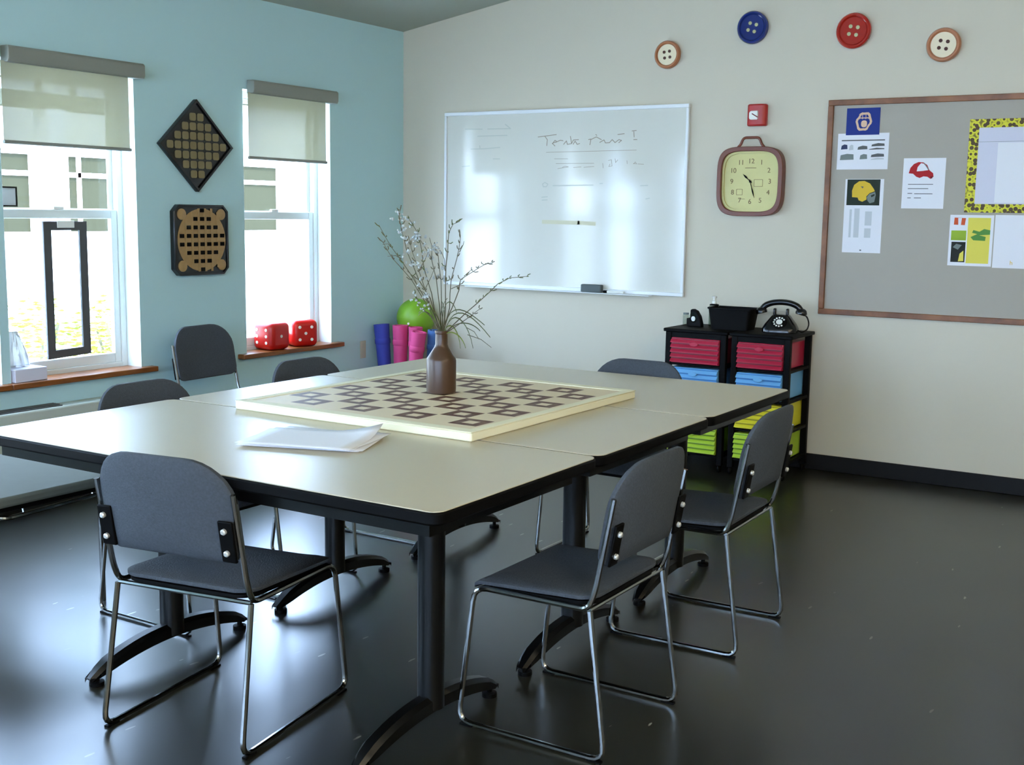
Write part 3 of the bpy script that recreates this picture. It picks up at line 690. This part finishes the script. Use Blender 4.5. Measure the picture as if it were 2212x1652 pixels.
# fire alarm
t = thing('fire_alarm', 'red fire alarm with a white strobe above the brown clock', 'fire alarm', (2.487, 0, 1.963))
TT = TB(0, 0)
pr = [(-.055, 0), (.055, 0), (.055, .028), (.03, .046), (-.04, .046), (-.055, .034)]
MB().prism(pr, -.06, .06, Matrix(((1, 0, 0, 0), (0, -1, 0, -.001), (0, 0, 1, 0), (0, 0, 0, 1)))).build('housing', 'red', t, bevel=.008, seg=3)
MB().prism(rrect(-.036, -.026, .014, .022, (.004, .002, .016, .012)), .046, .060, TT).build('strobe_lens', 'white', t, bevel=.004)
MB().tube([(-.018, -.0615, .006), (.016, -.0615, -.014)], .003, 6).build('flash_tube', 'p_dkred', t)

# clock
t = thing('wall_clock', 'brown rounded-square wall clock with carrying handle and yellow face', 'clock', (2.466, 0, 1.598))
so_, si_ = superell(.385, .385, 4.2, 64), superell(.335, .335, 4.2, 64)
MB().ring(so_, si_, .001, .058, TT).prism(so_, .001, .01, TT).build('case', 'clockwood', t, bevel=.003)
MB().prism(superell(.337, .337, 4.2, 64), .02, .030, TT).build('clock_face', 'clockface', t)
MB().ring(superell(.334, .334, 4.2, 64), superell(.312, .312, 4.2, 64), .0302, .040, TT).build('bezel', 'clockface', t)
MB().tube([(-.078, -.04, .19), (-.062, -.04, .205), (-.048, -.04, .242), (.045, -.04, .242), (.060, -.04, .205), (.076, -.04, .188)], .0075, 10, .018).build('handle', 'clockwood', t)
for k in range(1, 13):
    a = PI/2-k*PI/6; q = 1/max(abs(math.cos(a)), abs(math.sin(a)))**.55
    text_mb(str(k), .038, TT @ Matrix.Translation((math.cos(a)*.112*q, math.sin(a)*.112*q, .0308))).build('numeral', 'numeral', t, smooth=False)
MB().box((-.035, .074, .0304), (.03, .077, .031), TT).box((-.07, -.098, .0304), (-.03, -.096, .031), TT).ring(rrect(.02, -.028, .072, .012, .002, 1), rrect(.022, -.026, .070, .010, .002, 1), .0304, .031, TT).ring(rrect(-.082, -.075, -.045, -.042, .002, 1), rrect(-.080, -.073, -.047, -.044, .002, 1), .0304, .031, TT).build('face_print', 'numeral', t, smooth=False)['kind'] = 'stuff'
def hand(ang, L, wd, z, nm):
    Q = TT @ Matrix.Rotation(ang, 4, 'Z')
    return MB().prism([(-.012, -.002), (L*.35, -.0018), (L*.6, -wd), (L*.8, -wd*.6), (L, 0), (L*.8, wd*.6), (L*.6, wd), (L*.35, .0018), (-.012, .002)], z, z+.0015, Q).build(nm, 'black', t, smooth=False)
hand(math.radians(137), .062, .0055, .034, 'hour_hand'); hand(math.radians(-73), .095, .0042, .0365, 'minute_hand')
MB().lathe([(.006, .031), (.006, .04), (.003, .041)], 14, TT).build('pivot', 'black', t)

# tackboard with papers
t = thing('tackboard', 'large grey tackboard in an oak frame at the right of the wall', 'notice board', (0, 0, 0))
BX0, BX1, BZ0, BZ1 = 2.885, 5.35, .878, 2.030
MB().box((BX0+.02, -.010, BZ0+.02), (BX1-.02, -.001, BZ1-.02)).build('board', 'cork', t, smooth=False)
fw_ = .030
for a_, b_ in (((BX0, BZ1-fw_), (BX1, BZ1)), ((BX0, BZ0), (BX1, BZ0+fw_)), ((BX0, BZ0+fw_), (BX0+fw_, BZ1-fw_)), ((BX1-fw_, BZ0+fw_), (BX1, BZ1-fw_))):
    MB().box((a_[0], -.024, a_[1]), (b_[0], -.001, b_[1])).build('frame', 'walnut', t, bevel=.003)
def flat(pts, m, lay, name, par, y0=-.0103):
    """2D shape on the back wall, lay = paper layer"""
    y = y0-lay*.0006
    mb = MB(); n = len(pts)
    mb.add([(x, y, z) for x, z in pts]+[(x, y-.0004, z) for x, z in pts], [tuple(range(n))[::-1], tuple(range(n, 2*n))]+[(i, (i+1) % n, n+(i+1) % n, n+i) for i in range(n)])
    o = mb.build(name, m, par, smooth=False); return o
def rect(x0, z0, x1, z1): return [(x0, z0), (x1, z0), (x1, z1), (x0, z1)]
def sheet(x0, z0, x1, z1, label, m='paper', lay=0, cat='paper', name='paper_sheet', tilt=0):
    p = [(x0, z0), (x1, z0+tilt), (x1, z1+tilt), (x0, z1)]
    o = flat(p, m, lay, name, None); return tag(o, label, cat)
# white sheet with rows of print, tucked under the blue card
s1 = sheet(2.944, 1.662, 3.216, 1.852, 'white sheet with rows of small pictures, pinned under the blue card', lay=0)
flat(rect(2.965, 1.812, 3.195, 1.818), 'p_ink', 1, 'printed_line', s1)
for (x0, x1, z0, z1, m_) in ((2.963, 2.998, 1.768, 1.792, 'p_navy'), (3.006, 3.030, 1.764, 1.790, 'p_lgrey'), (3.052, 3.105, 1.766, 1.784, 'p_ink'), (3.125, 3.195, 1.782, 1.796, 'p_ink'), (3.112, 3.195, 1.765, 1.772, 'p_ink'),
                            (2.96, 3.034, 1.712, 1.742, 'p_grey'), (3.066, 3.106, 1.715, 1.740, 'p_grey'), (3.125, 3.195, 1.726, 1.742, 'p_ink'), (3.125, 3.195, 1.712, 1.720, 'p_lgrey')):
    mx_ = (x0+x1)/2; flat([(x0, z0), (x1, z0+.002), (x1-.002, z1), (mx_, z1+.003), (x0+.003, z1-.004)], m_, 1, 'small_picture', s1)
s2 = sheet(2.985, 1.843, 3.163, 1.984, 'blue card printed with a pale ball-glove emblem, top left of the tackboard', 'p_blue', 1, 'card', 'card')
cx_, cz_ = 3.078, 1.913
ev = []
for i in range(24):
    a = 2*PI*i/24; r_ = .044+.003*math.cos(6*a+.6)+.003*math.sin(2*a); ev.append((cx_+r_*.95*math.cos(a), cz_+r_*1.12*math.sin(a)))
flat(ev, 'p_tan', 2, 'emblem', s2)
flat([(cx_+(x-cx_)*.72, cz_+(z-cz_)*.75) for x, z in ev], 'p_blue', 3, 'emblem', s2)
flat(superell(.032, .036, 2.6, 16, cx_+.002, cz_-.012), 'p_tan', 4, 'emblem', s2)
flat(rect(cx_-.022, cz_+.016, cx_+.026, cz_+.021), 'p_tan', 4, 'emblem', s2)
for q in (-.024, -.008, .010, .026): flat(rect(cx_+q-.0015, cz_+.012, cx_+q+.0015, cz_+.040), 'p_tan', 4, 'emblem', s2)
# helmet
s3 = sheet(2.997, 1.219, 3.203, 1.611, 'tall white sheet with grey columns below the yellow helmet picture')
for (x0, x1, z0, z1) in ((3.054, 3.082, 1.30, 1.455), (3.112, 3.148, 1.365, 1.44), (3.112, 3.146, 1.30, 1.35), (3.028, 3.040, 1.30, 1.45)): flat(rect(x0, z0, x1, z1), 'p_lgrey', 1, 'printed_column', s3)
flat(rect(3.092, 1.229, 3.101, 1.236), 'p_ink', 1, 'printed_mark', s3)
s4 = sheet(3.008, 1.472, 3.184, 1.609, 'dark green card picturing a yellow football helmet', 'p_green', 1, 'card', 'card')
hx, hz_ = 3.085, 1.545
flat([(hx-.048, hz_-.030), (hx-.050, hz_+.005), (hx-.040, hz_+.035), (hx-.015, hz_+.054), (hx+.015, hz_+.056), (hx+.045, hz_+.042), (hx+.066, hz_+.014), (hx+.072, hz_+.002), (hx+.045, hz_-.008), (hx+.028, hz_-.026), (hx+.030, hz_-.042), (hx+.008, hz_-.054), (hx-.012, hz_-.046), (hx-.018, hz_-.032)], 'p_gold', 2, 'helmet_shell', s4)
flat([(hx+.030, hz_-.030), (hx+.045, hz_-.012), (hx+.074, hz_-.002), (hx+.078, hz_-.018), (hx+.072, hz_-.055), (hx+.048, hz_-.062), (hx+.036, hz_-.048)], 'p_grey', 3, 'face_guard', s4)
flat([(hx+.052, hz_-.020), (hx+.072, hz_-.012), (hx+.072, hz_-.022), (hx+.056, hz_-.030)], 'p_green', 4, 'face_guard_gap', s4)
flat([(hx-.004, hz_+.028), (hx+.012, hz_+.026), (hx+.006, hz_+.016)], 'p_ink', 3, 'ear_hole', s4)
# cap
s5 = sheet(3.299, 1.458, 3.513, 1.718, 'white sheet with a drawing of a red baseball cap above four lines of writing')
flat([(3.328, 1.640), (3.335, 1.668), (3.352, 1.688), (3.375, 1.698), (3.400, 1.696), (3.420, 1.682), (3.432, 1.656), (3.452, 1.640), (3.455, 1.622), (3.440, 1.611), (3.424, 1.622), (3.404, 1.624), (3.385, 1.616), (3.368, 1.622), (3.350, 1.638)], 'p_red', 1, 'cap_drawing', s5)
flat([(3.368, 1.650), (3.372, 1.672), (3.388, 1.692), (3.400, 1.690), (3.414, 1.676), (3.426, 1.656), (3.398, 1.652)], 'paper', 2, 'cap_drawing', s5)
flat([(3.400, 1.694), (3.404, 1.695), (3.430, 1.660), (3.426, 1.658)], 'p_grey', 3, 'cap_drawing', s5)
flat([(3.440, 1.626), (3.452, 1.622), (3.448, 1.613), (3.440, 1.613)], 'p_dkred', 2, 'cap_drawing', s5)
for (x0, x1, z) in ((3.328, 3.455, 1.583), (3.328, 3.432, 1.561), (3.328, 3.352, 1.536), (3.362, 3.455, 1.534), (3.328, 3.346, 1.513), (3.362, 3.398, 1.513)): flat(rect(x0, z-.0017, x1, z+.0017), 'p_ink', 1, 'written_line', s5)
# yellow bordered poster
s6 = thing('bordered_poster', 'white poster with a yellow and brown spotted border at the right edge', 'poster', (0, 0, 0))
PX0, PX1, PZ0, PZ1 = 3.618, 4.30, 1.441, 1.909
MB().ring([(PX0, PZ0), (PX1, PZ0), (PX1, PZ1), (PX0, PZ1)], [(PX0+.047, PZ0+.043), (PX1-.047, PZ0+.043), (PX1-.047, PZ1-.043), (PX0+.047, PZ1-.043)], .0106, .0125, TB(0, 0)).build('border', 'spotted', s6, smooth=False)
flat(rect(PX0+.04, PZ0+.036, PX1-.04, PZ1-.036), 'paper2', 0, 'sheet', s6)
flat(rect(PX0+.047, 1.795, PX1-.047, 1.7965), 'p_grey', 2, 'ruled_line', s6)
flat(rect(3.76, PZ0+.05, 4.2, 1.79), 'paper', 1, 'sheet', s6)
# collage and sheet below it
s7 = sheet(3.552, 1.168, 3.766, 1.428, 'yellow and green collage sheet below the spotted poster')
flat(rect(3.642, 1.182, 3.752, 1.414), 'p_yellow', 1, 'collage_piece', s7)
flat([(3.572, 1.378), (3.626, 1.376), (3.630, 1.412), (3.574, 1.414)], 'p_orange', 1, 'collage_piece', s7)
flat([(3.594, 1.377), (3.607, 1.377), (3.610, 1.412), (3.592, 1.412)], 'paper', 2, 'collage_piece', s7)
flat(rect(3.562, 1.298, 3.636, 1.348), 'p_lime', 1, 'collage_piece', s7)
flat(rect(3.566, 1.186, 3.636, 1.290), 'p_black', 1, 'collage_piece', s7)
flat([(3.604, 1.190), (3.630, 1.192), (3.628, 1.246), (3.610, 1.230)], 'p_yellow', 2, 'collage_piece', s7)
flat([(3.574, 1.262), (3.600, 1.250), (3.618, 1.274), (3.590, 1.280)], 'p_grey', 2, 'collage_piece', s7)
flat([(3.658, 1.316), (3.672, 1.300), (3.730, 1.298), (3.732, 1.318), (3.700, 1.326), (3.752, 1.330), (3.752, 1.352), (3.722, 1.358), (3.700, 1.344), (3.670, 1.352), (3.664, 1.338), (3.690, 1.332)], 'p_leaf', 2, 'collage_piece', s7)
s8 = sheet(3.772, 1.163, 4.03, 1.430, 'white sheet with one small letter, beside the yellow collage')
text_mb('h', .03, TB(3.862, 1.19, 0) @ Matrix.Translation((0, 0, .0112)), .0003).build('letter', 'p_gold', s8, smooth=False)

# ------------------------------------------------------------------ left wall things
t = thing('diamond_panel', 'black diamond-shaped panel with olive tiles, between the windows', 'wall decoration', (0, -1.856, 1.738), 0)
TT = TL(0, 0)
dm = lambda a, b: [(a, 0), (0, b), (-a, 0), (0, -b)]
MB().prism(dm(.262, .246), .001, .02, TT).ring(dm(.262, .246), dm(.240, .226), .02, .030, TT).build('frame', 'gloss_black', t, bevel=.002)
rows = (2, 4, 6, 8, 6, 4, 2)
for i, n in enumerate(rows):
    for j in range(n):
        u = (j-(n-1)/2)*.054; v = (3-i)*.0505
        if abs(u)/.24+abs(v)/.226 > .93: u *= .965
        w_ = .0215
        MB().prism(rrect(-w_, -.0205, w_, .0205, .010, 3), 0, .006).build('tile', 'olive', t, bevel=.0015, loc=(.0201, u, v), rot=(PI/2, 0, PI/2))
t = thing('square_panel', 'black square panel with clipped corners and tan pegboard, below the diamond', 'wall decoration', (0, -1.845, 1.234), 0)
def oct_(w_, h_, c): return [(w_-c, -h_), (w_, -h_+c), (w_, h_-c), (w_-c, h_), (-w_+c, h_), (-w_, h_-c), (-w_, -h_+c), (-w_+c, -h_)]
MB().prism(oct_(.195, .190, .035), .001, .03, TT).ring(oct_(.195, .190, .035), oct_(.183, .178, .03), .03, .036, TT).build('frame', 'gloss_black', t, bevel=.002)
MB().prism(superell(.345, .338, 2.0, 48), .030, .034, TT).build('tan_plate', 'tan', t)
for sy in (-1, 1):
    for sz in (-1, 1): MB().lathe([(.030, .030), (.030, .0365), (.026, .038)], 20, TT @ Matrix.Translation((sy*.142, sz*.138, 0))).build('disc', 'tan', t)
for k in range(-3, 4):
    h_ = .17 if abs(k) < 2 else (.15 if abs(k) == 2 else .11)
    MB().box((k*.046-.007+.023, -h_, .034), (k*.046+.007+.023, h_, .037), TT).build('slat', 'tan', t, smooth=False) if abs(k*.046+.023) < .14 else None
for i, n in enumerate((1, 3, 5, 7, 7, 5, 3, 1)):
    for j in range(n):
        MB().box((-.015, -.0105, 0), (.015, .0105, .005)).build('peg', 'black_matt', t, bevel=.002, smooth=False, loc=(.0345, (j-(n-1)/2)*.0485, (3.5-i)*.0455), rot=(PI/2, 0, PI/2))
# switch plate
t = thing('outlet_plate', 'ivory wall plate on the blue wall right of the narrow window', 'wall plate', (0, -.436, .505))
MB().box((.001, -.028, -.057), (.007, .028, .057)).build('plate', 'plate', t, bevel=.003)
for z in (-.024, .024): MB().box((.007, -.014, z-.014), (.0085, .014, z+.014)).build('socket', 'plate', t, bevel=.003)
# heater
t = thing('wall_heater', 'cream enamelled convector heater with dark grille under the leftmost window', 'heater', (0, -3.55, 0))
MB().box((.013, -1.05, .09), (.12, 1.12, .455)).build('cabinet', 'heater', t, bevel=.01)
MB().box((.03, -1.0, .455), (.105, .72, .459)).build('grille', 'grille', t, smooth=False)
for x in (.04, .055, .07, .085): MB().box((x, -1.0, .459), (x+.006, .715, .464)).build('slat', 'grille', t, smooth=False)
MB().box((.12, -1.0, .12), (.124, .9, .2)).build('lower_slot', 'grille', t, smooth=False)
MB().box((.02, -1.0, 0), (.1, 1.08, .09)).build('plinth', 'black', t, smooth=False)

# leftmost window: hanging dark frame, sign, box, plastic bag
t = thing('hanging_frame', 'tall narrow dark frame hung in the leftmost window', 'frame', (-.098, -2.63, 1.0))
TT = TL(0, 0)
MB().ring([(.127, -.335), (.127, .332), (-.127, .332), (-.127, -.345)], [(.082, -.298), (.082, .288), (-.082, .288), (-.082, -.302)], 0, .014, TT).build('frame', mat('charcoal_frame', srgb(74, 74, 74), .6), t, bevel=.002)
MB().box((-.082, -.302, .004), (.082, .288, .006), TT).build('pane', 'film', t, smooth=False)
MB().box((-.05, .30, .014), (.05, .335, .018), TT).build('hanger_tape', 'white', t, bevel=.002)
t = thing('window_sign', 'small grey framed card hanging at the left edge of the leftmost window', 'sign', (-.10, -2.965, 1.447))
MB().ring([(.078, -.047), (.078, .047), (-.078, .047), (-.078, -.047)], [(.071, -.040), (.071, .040), (-.071, .040), (-.071, -.040)], 0, .008, TT).build('frame', 'p_black', t)
MB().box((-.071, -.04, .002), (.071, .04, .004), TT).build('card', 'p_lgrey', t, smooth=False)
o = MB().box((-.10, -3.02, Z0+.0125), (.02, -2.845, Z0+.075)).build('white_box', 'paper2', bevel=.003); tag(o, 'low white box on the sill of the leftmost window', 'box')
mb = MB(); vs = []; fs = []; n = 10
for i in range(n+1):
    for j in range(n+1):
        u, v = i/n, j/n; wv = .045*(1-v)+.018
        vs.append((-.06+.012*math.sin(u*19+v*3)*(1-v*.5), -2.965+(u-.5)*wv*2.6, Z0+.077+v*.17))
for i in range(n):
    for j in range(n): a = i*(n+1)+j; fs.append((a, a+n+1, a+n+2, a+1))
o = mb.add(vs, fs).build('plastic_bag', mat('milky_plastic', srgb(226, 230, 232), .4, trans=.3)); sd = o.modifiers.new('t', 'SOLIDIFY'); sd.thickness = .012
tag(o, 'crumpled milky plastic bag on the white box at the left edge', 'bag')

# foam dice on the narrow window sill
def die(y, x, z, rz, faces, label):
    t = thing('foam_die', label, 'die', (x, y, z), rz, 'red dice on the sill'); h = .082
    o = MB().box((-h, -h, 0), (h, h, 2*h)).build('body', 'dice', t, bevel=.034, seg=5)
    P = {1: [(0, 0)], 5: [(0, 0), (-1, -1), (1, -1), (-1, 1), (1, 1)], 4: [(-1, -1), (1, -1), (-1, 1), (1, 1)], 2: [(-1, -1), (1, 1)], 3: [(-1, -1), (0, 0), (1, 1)], 6: [(-1, -1), (-1, 0), (-1, 1), (1, -1), (1, 0), (1, 1)]}
    for axis, n in faces:
        for a, b_ in P[n]:
            c = Vector((0, 0, h))
            if axis == 'x': q = Vector((h, a*.038, h+b_*.038)); R_ = Matrix.Rotation(PI/2, 4, 'Y')
            elif axis == '-y': q = Vector((a*.038, -h, h+b_*.038)); R_ = Matrix.Rotation(PI/2, 4, 'X')
            else: q = Vector((a*.038, h, h+b_*.038)); R_ = Matrix.Rotation(-PI/2, 4, 'X')
            MB().lathe([(.0095, -.002), (.0095, .0015), (.007, .0025)], 16, Matrix.Translation(q) @ R_).build('pip', 'white', t)
die(-1.245, -.035, Z0+.0125, math.radians(-2), (('x', 1), ('-y', 6)), 'red foam die showing one white spot, left of the pair')
die(-.99, -.030, Z0+.0125, math.radians(-28), (('x', 5), ('y', 2), ('-y', 3)), 'red foam die showing five white spots, right of the pair')

# ------------------------------------------------------------------ mats, basket and ball in the corner
bk = thing('floor_bin', 'black bin in the corner holding rolled foam mats', 'bin', (.30, -.36, 0))
oc = lambda s_: [(x*s_, y*s_) for x, y in rrect(-.25, -.12, .25, .12, .03)]
mb = MB(); N_ = len(oc(1)); mb.add([(x, y, 0) for x, y in oc(.9)]+[(x, y, .34) for x, y in oc(1)]+[(x, y, .34) for x, y in oc(.96)]+[(x, y, .012) for x, y in oc(.87)],
    [(i+k*N_, (i+1) % N_+k*N_, (i+1) % N_+(k+1)*N_, i+(k+1)*N_) for k in range(3) for i in range(N_)]+[tuple(range(N_))[::-1], tuple(range(3*N_, 4*N_))])
mb.build('body', 'black', bk)
MB().ring(oc(1.03), oc(.97), .335, .35).build('rim', 'black', bk, bevel=.003)
def rolled(x, y, lx, ly, top, r, m, label):
    o = thing('rolled_mat', label, 'mat', (x, y, .013), 0, 'rolled foam mats in the corner bin')
    ax = Vector((lx, ly, top)); q = ax.to_track_quat('Z', 'Y').to_matrix().to_4x4(); L = ax.length
    MB().lathe([(r*.78, 0), (r*.80, L*.5), (r*.92, L*.86), (r, L), (r*.8, L+.001), (r*.78, L-.012), (r*.5, L-.012), (r*.48, L+.0), (r*.3, L+.0), (r*.28, L-.012)], 28, q).build('foam', m, o)
    MB().lathe([(r*.90, L*.80), (r*.985, L*.81), (r*.985, L*.85), (r*.92, L*.86)], 28, q).build('strap', m, o)
    return o
rolled(.135, -.33, -.062, 0, .655, .052, 'mat_blue', 'rolled blue foam mat, leftmost in the corner bin')
rolled(.215, -.31, .0, .0, .655, .052, 'mat_pink', 'rolled pink foam mat beside the leftmost blue one')
rolled(.315, -.305, .02, .0, .650, .046, 'mat_pink', 'rolled pink foam mat, middle of the three pink ones')
rolled(.365, -.425, .085, .0, .635, .050, 'mat_pink', 'rolled pink foam mat leaning right, before the steel blue one')
rolled(.445, -.315, .055, .0, .64, .050, 'mat_steel', 'rolled steel blue foam mat, rightmost in the corner bin')
o = MB().ball((0, 0, 0), .128, 32, 20).build('exercise_ball', 'ball', loc=(.215, -.142, .707)); tag(o, 'lime green rubber ball resting behind and on the rolled mats', 'ball')
MB().lathe([(.008, .0), (.008, .003)], 12, Matrix.Translation((.03, -.121, -.03)) @ Matrix.Rotation(PI/2, 4, 'X')).build('valve', 'white', o)

# ------------------------------------------------------------------ drawer carts
def cart(x0, x1, label, ex):
    w_ = x1-x0; t = thing('drawer_cart', label, 'drawer unit', (x0, 0, 0), 0, 'drawer carts below the whiteboard')
    y0, y1, top = -.42, -.06, .765
    MB().prism(rrect(-.012, y0-.012, w_+.012, y1+.01, .012), top, top+.018).build('top_panel', 'black', t, bevel=.004)
    for x in (0, w_-.034):
        for y in (y0, y1-.03): MB().box((x, y, .04), (x+.034, y+.03, top)).build('post', 'black', t, bevel=.004)
    for z in (.095, .262, .428, .592):
        MB().box((.034, y0+.006, z-.012), (w_-.034, y1, z-.002)).build('shelf_rail', 'black', t, smooth=False)
        MB().box((.004, y0+.03, z-.012), (.02, y1-.03, z+.004)).box((w_-.02, y0+.03, z-.012), (w_-.004, y1-.03, z+.004)).build('runner', 'black', t, smooth=False)
    MB().box((.034, y0+.004, top-.03), (w_-.034, y0+.02, top)).build('front_rail', 'black', t, smooth=False)
    for x in (.017, w_-.017):
        for y in (y0+.015, y1-.015): MB().ball((x, y, .022), .0215, 12, 8, sc=(.6, 1, 1)).build('caster', 'black', t)
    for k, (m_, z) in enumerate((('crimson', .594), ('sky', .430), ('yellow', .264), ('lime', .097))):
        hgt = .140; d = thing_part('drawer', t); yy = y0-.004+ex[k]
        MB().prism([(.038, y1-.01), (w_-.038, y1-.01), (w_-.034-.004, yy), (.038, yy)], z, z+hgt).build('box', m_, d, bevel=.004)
        MB().box((.042, yy-.0035, z+.004), (w_-.042, yy, z+hgt-.004)).build('front_panel', m_+'_dark', d, smooth=False)  # shade between the ribs, painted as a darker sheet
        for q in range(5):
            zz = z+.006+q*.0268
            MB().prism([(yy+.0005, zz), (yy-.016, zz), (yy-.016, zz+.004), (yy-.003, zz+.0185), (yy+.0005, zz+.0185)], .039, w_-.039, Matrix(((0, 0, 1, 0), (1, 0, 0, 0), (0, 1, 0, 0), (0, 0, 0, 1)))).build('rib', m_, d, smooth=False)
        MB().prism([(x+w_/2, z_) for x, z_ in superell(.052, .026, 2, 16, 0, z+hgt-.03)], .0, .012, Matrix(((1, 0, 0, 0), (0, 0, -1, yy-.008), (0, 1, 0, 0), (0, 0, 0, 1)))).build('pull', m_, d, bevel=.003)
    return t
def thing_part(name, parent):
    o = bpy.data.objects.new(name, None); C.objects.link(o); o.parent = parent; o.empty_display_size = .05; return o
cart(2.155, 2.515, 'black cart with red, blue and yellow ribbed drawers, left of the pair', (0, -.004, 0, 0))
cart(2.545, 2.875, 'black cart with red, blue and yellow ribbed drawers, right of the pair, under the telephone', (0, -.002, .004, 0))
o = MB().box((2.640, -.4365, .632), (2.672, -.4355, .637)).build('x', 'white'); bpy.data.objects.remove(o)
TOPZ = .783
# telephone
t = thing('rotary_telephone', 'old black rotary telephone on the right drawer cart', 'telephone', (2.745, -.22, TOPZ), math.radians(12))
pr = [(-.088, 0), (.088, 0), (.088, .018), (.070, .055), (.046, .085), (.040, .098), (-.040, .098), (-.046, .085), (-.070, .055), (-.088, .018)]
vs = []; N_ = 24
for k, (q, z) in enumerate(((1, 0), (1, .02), (.86, .045), (.66, .07), (.52, .088), (.44, .095))):
    for (x, y) in superell(.19*q+.0, .17*q, 4, N_): vs.append((x, y+(.02*(1-q)), z))
MB().add(vs, [(k*N_+i, k*N_+(i+1) % N_, (k+1)*N_+(i+1) % N_, (k+1)*N_+i) for k in range(5) for i in range(N_)]+[tuple(range(N_))[::-1], tuple(range(5*N_, 6*N_))]).build('body', 'gloss_black', t, bevel=.003)
dq = Matrix.Translation((0, -.052, .052)) @ Matrix.Rotation(math.radians(48), 4, 'X')
dl = MB().lathe([(.042, 0), (.042, .008), (.038, .011)], 28, dq).build('dial', 'black', t)
MB().lathe([(.017, .011), (.017, .0125)], 20, dq).build('number_card', 'white', dl)
for k in range(10):
    a = k*.52+.6; MB().lathe([(.0052, .010), (.0052, .0118)], 10, dq @ Matrix.Translation((math.cos(a)*.0285, math.sin(a)*.0285, 0))).build('finger_hole', 'white', dl)
for s_ in (-1, 1):
    MB().box((s_*.034-.008, -.012, .085), (s_*.034+.008, .030, .128)).build('cradle', 'gloss_black', t, bevel=.006)
hs = MB().tube([(-.105, .01, .118), (-.088, .01, .142), (-.05, .01, .158), (0, .01, .163), (.05, .01, .158), (.088, .01, .142), (.105, .01, .118)], .0165, 12, .03).build('handset', 'gloss_black', t)
for s_ in (-1, 1): MB().lathe([(.030, 0), (.032, .012), (.024, .028), (.013, .034)], 20, Matrix.Translation((s_*.104, .01, .098)) @ Matrix.Rotation(s_*.25, 4, 'Y')).build('ear_cap', 'gloss_black', hs)
cd = [(-.085, .06, .02)]
MB().tube([(.10, .03, .10), (.135, .03, .09), (.15, .02, .05), (.145, -.02, .02), (.12, -.03, .006), (.095, 0, .012)], .0042, 8, .02).build('cord', 'gloss_black', t)
# bin, sanitizer, tape dispenser on the left cart
t = thing('desk_bin', 'black tapered desk bin on top of the left drawer cart', 'bin', (2.475, -.23, TOPZ))
oc = lambda s_: [(x*s_, y*s_) for x, y in rrect(-.125, -.075, .125, .075, .02)]
mb = MB(); N_ = len(oc(1)); mb.add([(x, y, 0) for x, y in oc(.86)]+[(x, y, .115) for x, y in oc(1)]+[(x, y, .115) for x, y in oc(.95)]+[(x, y, .006) for x, y in oc(.82)],
    [(i+k*N_, (i+1) % N_+k*N_, (i+1) % N_+(k+1)*N_, i+(k+1)*N_) for k in range(3) for i in range(N_)]+[tuple(range(N_))[::-1], tuple(range(3*N_, 4*N_))])
mb.build('body', 'black_matt', t); MB().ring(oc(1.04), oc(.98), .110, .120).build('rim', 'black_matt', t, bevel=.002)
t = thing('pump_bottle', 'clear bottle with a white cap on the left drawer cart, beside the black bin', 'bottle', (2.335, -.17, TOPZ))
MB().prism(superell(.058, .045, 3, 24), .001, .120).build('bottle_body', 'clear', t, bevel=.006)
MB().prism(superell(.052, .039, 3, 24), .004, .07).build('liquid', 'clear', t)
MB().lathe([(.026, .120), (.026, .126), (.014, .130)], 20).build('collar', 'black', t)
MB().lathe([(.012, .128), (.012, .145), (.008, .148), (.008, .162), (.014, .164), (.014, .172), (.006, .174)], 18).build('cap', 'white', t)
t = thing('tape_dispenser', 'dark tape dispenser standing on the left end of the drawer carts', 'tape dispenser', (2.245, -.24, TOPZ), -.3)
pts = [(-.045, 0), (.062, 0), (.060, .02), (.046, .062), (.024, .090), (-.004, .100), (-.018, .094), (-.018, .05), (-.045, .045)]
MB().prism(pts, -.014, .014, TXZ).build('shell', 'black', t, bevel=.004)
MB().lathe([(.029, -.016), (.029, .016)], 24, Matrix.Translation((.008, 0, .055)) @ Matrix.Rotation(PI/2, 4, 'X')).build('tape_roll', 'clear', t)
MB().lathe([(.014, -.018), (.014, .018)], 20, Matrix.Translation((.008, 0, .045)) @ Matrix.Rotation(PI/2, 4, 'X')).build('core', 'white', t)
t = thing('small_jar', 'small clear jar at the left of the tape dispenser', 'jar', (2.178, -.20, TOPZ))
MB().lathe([(.016, 0), (.018, .004), (.018, .055), (.015, .062)], 20).build('glass_body', 'clear', t); MB().lathe([(.016, .062), (.016, .072)], 20).build('lid', 'p_grey', t)
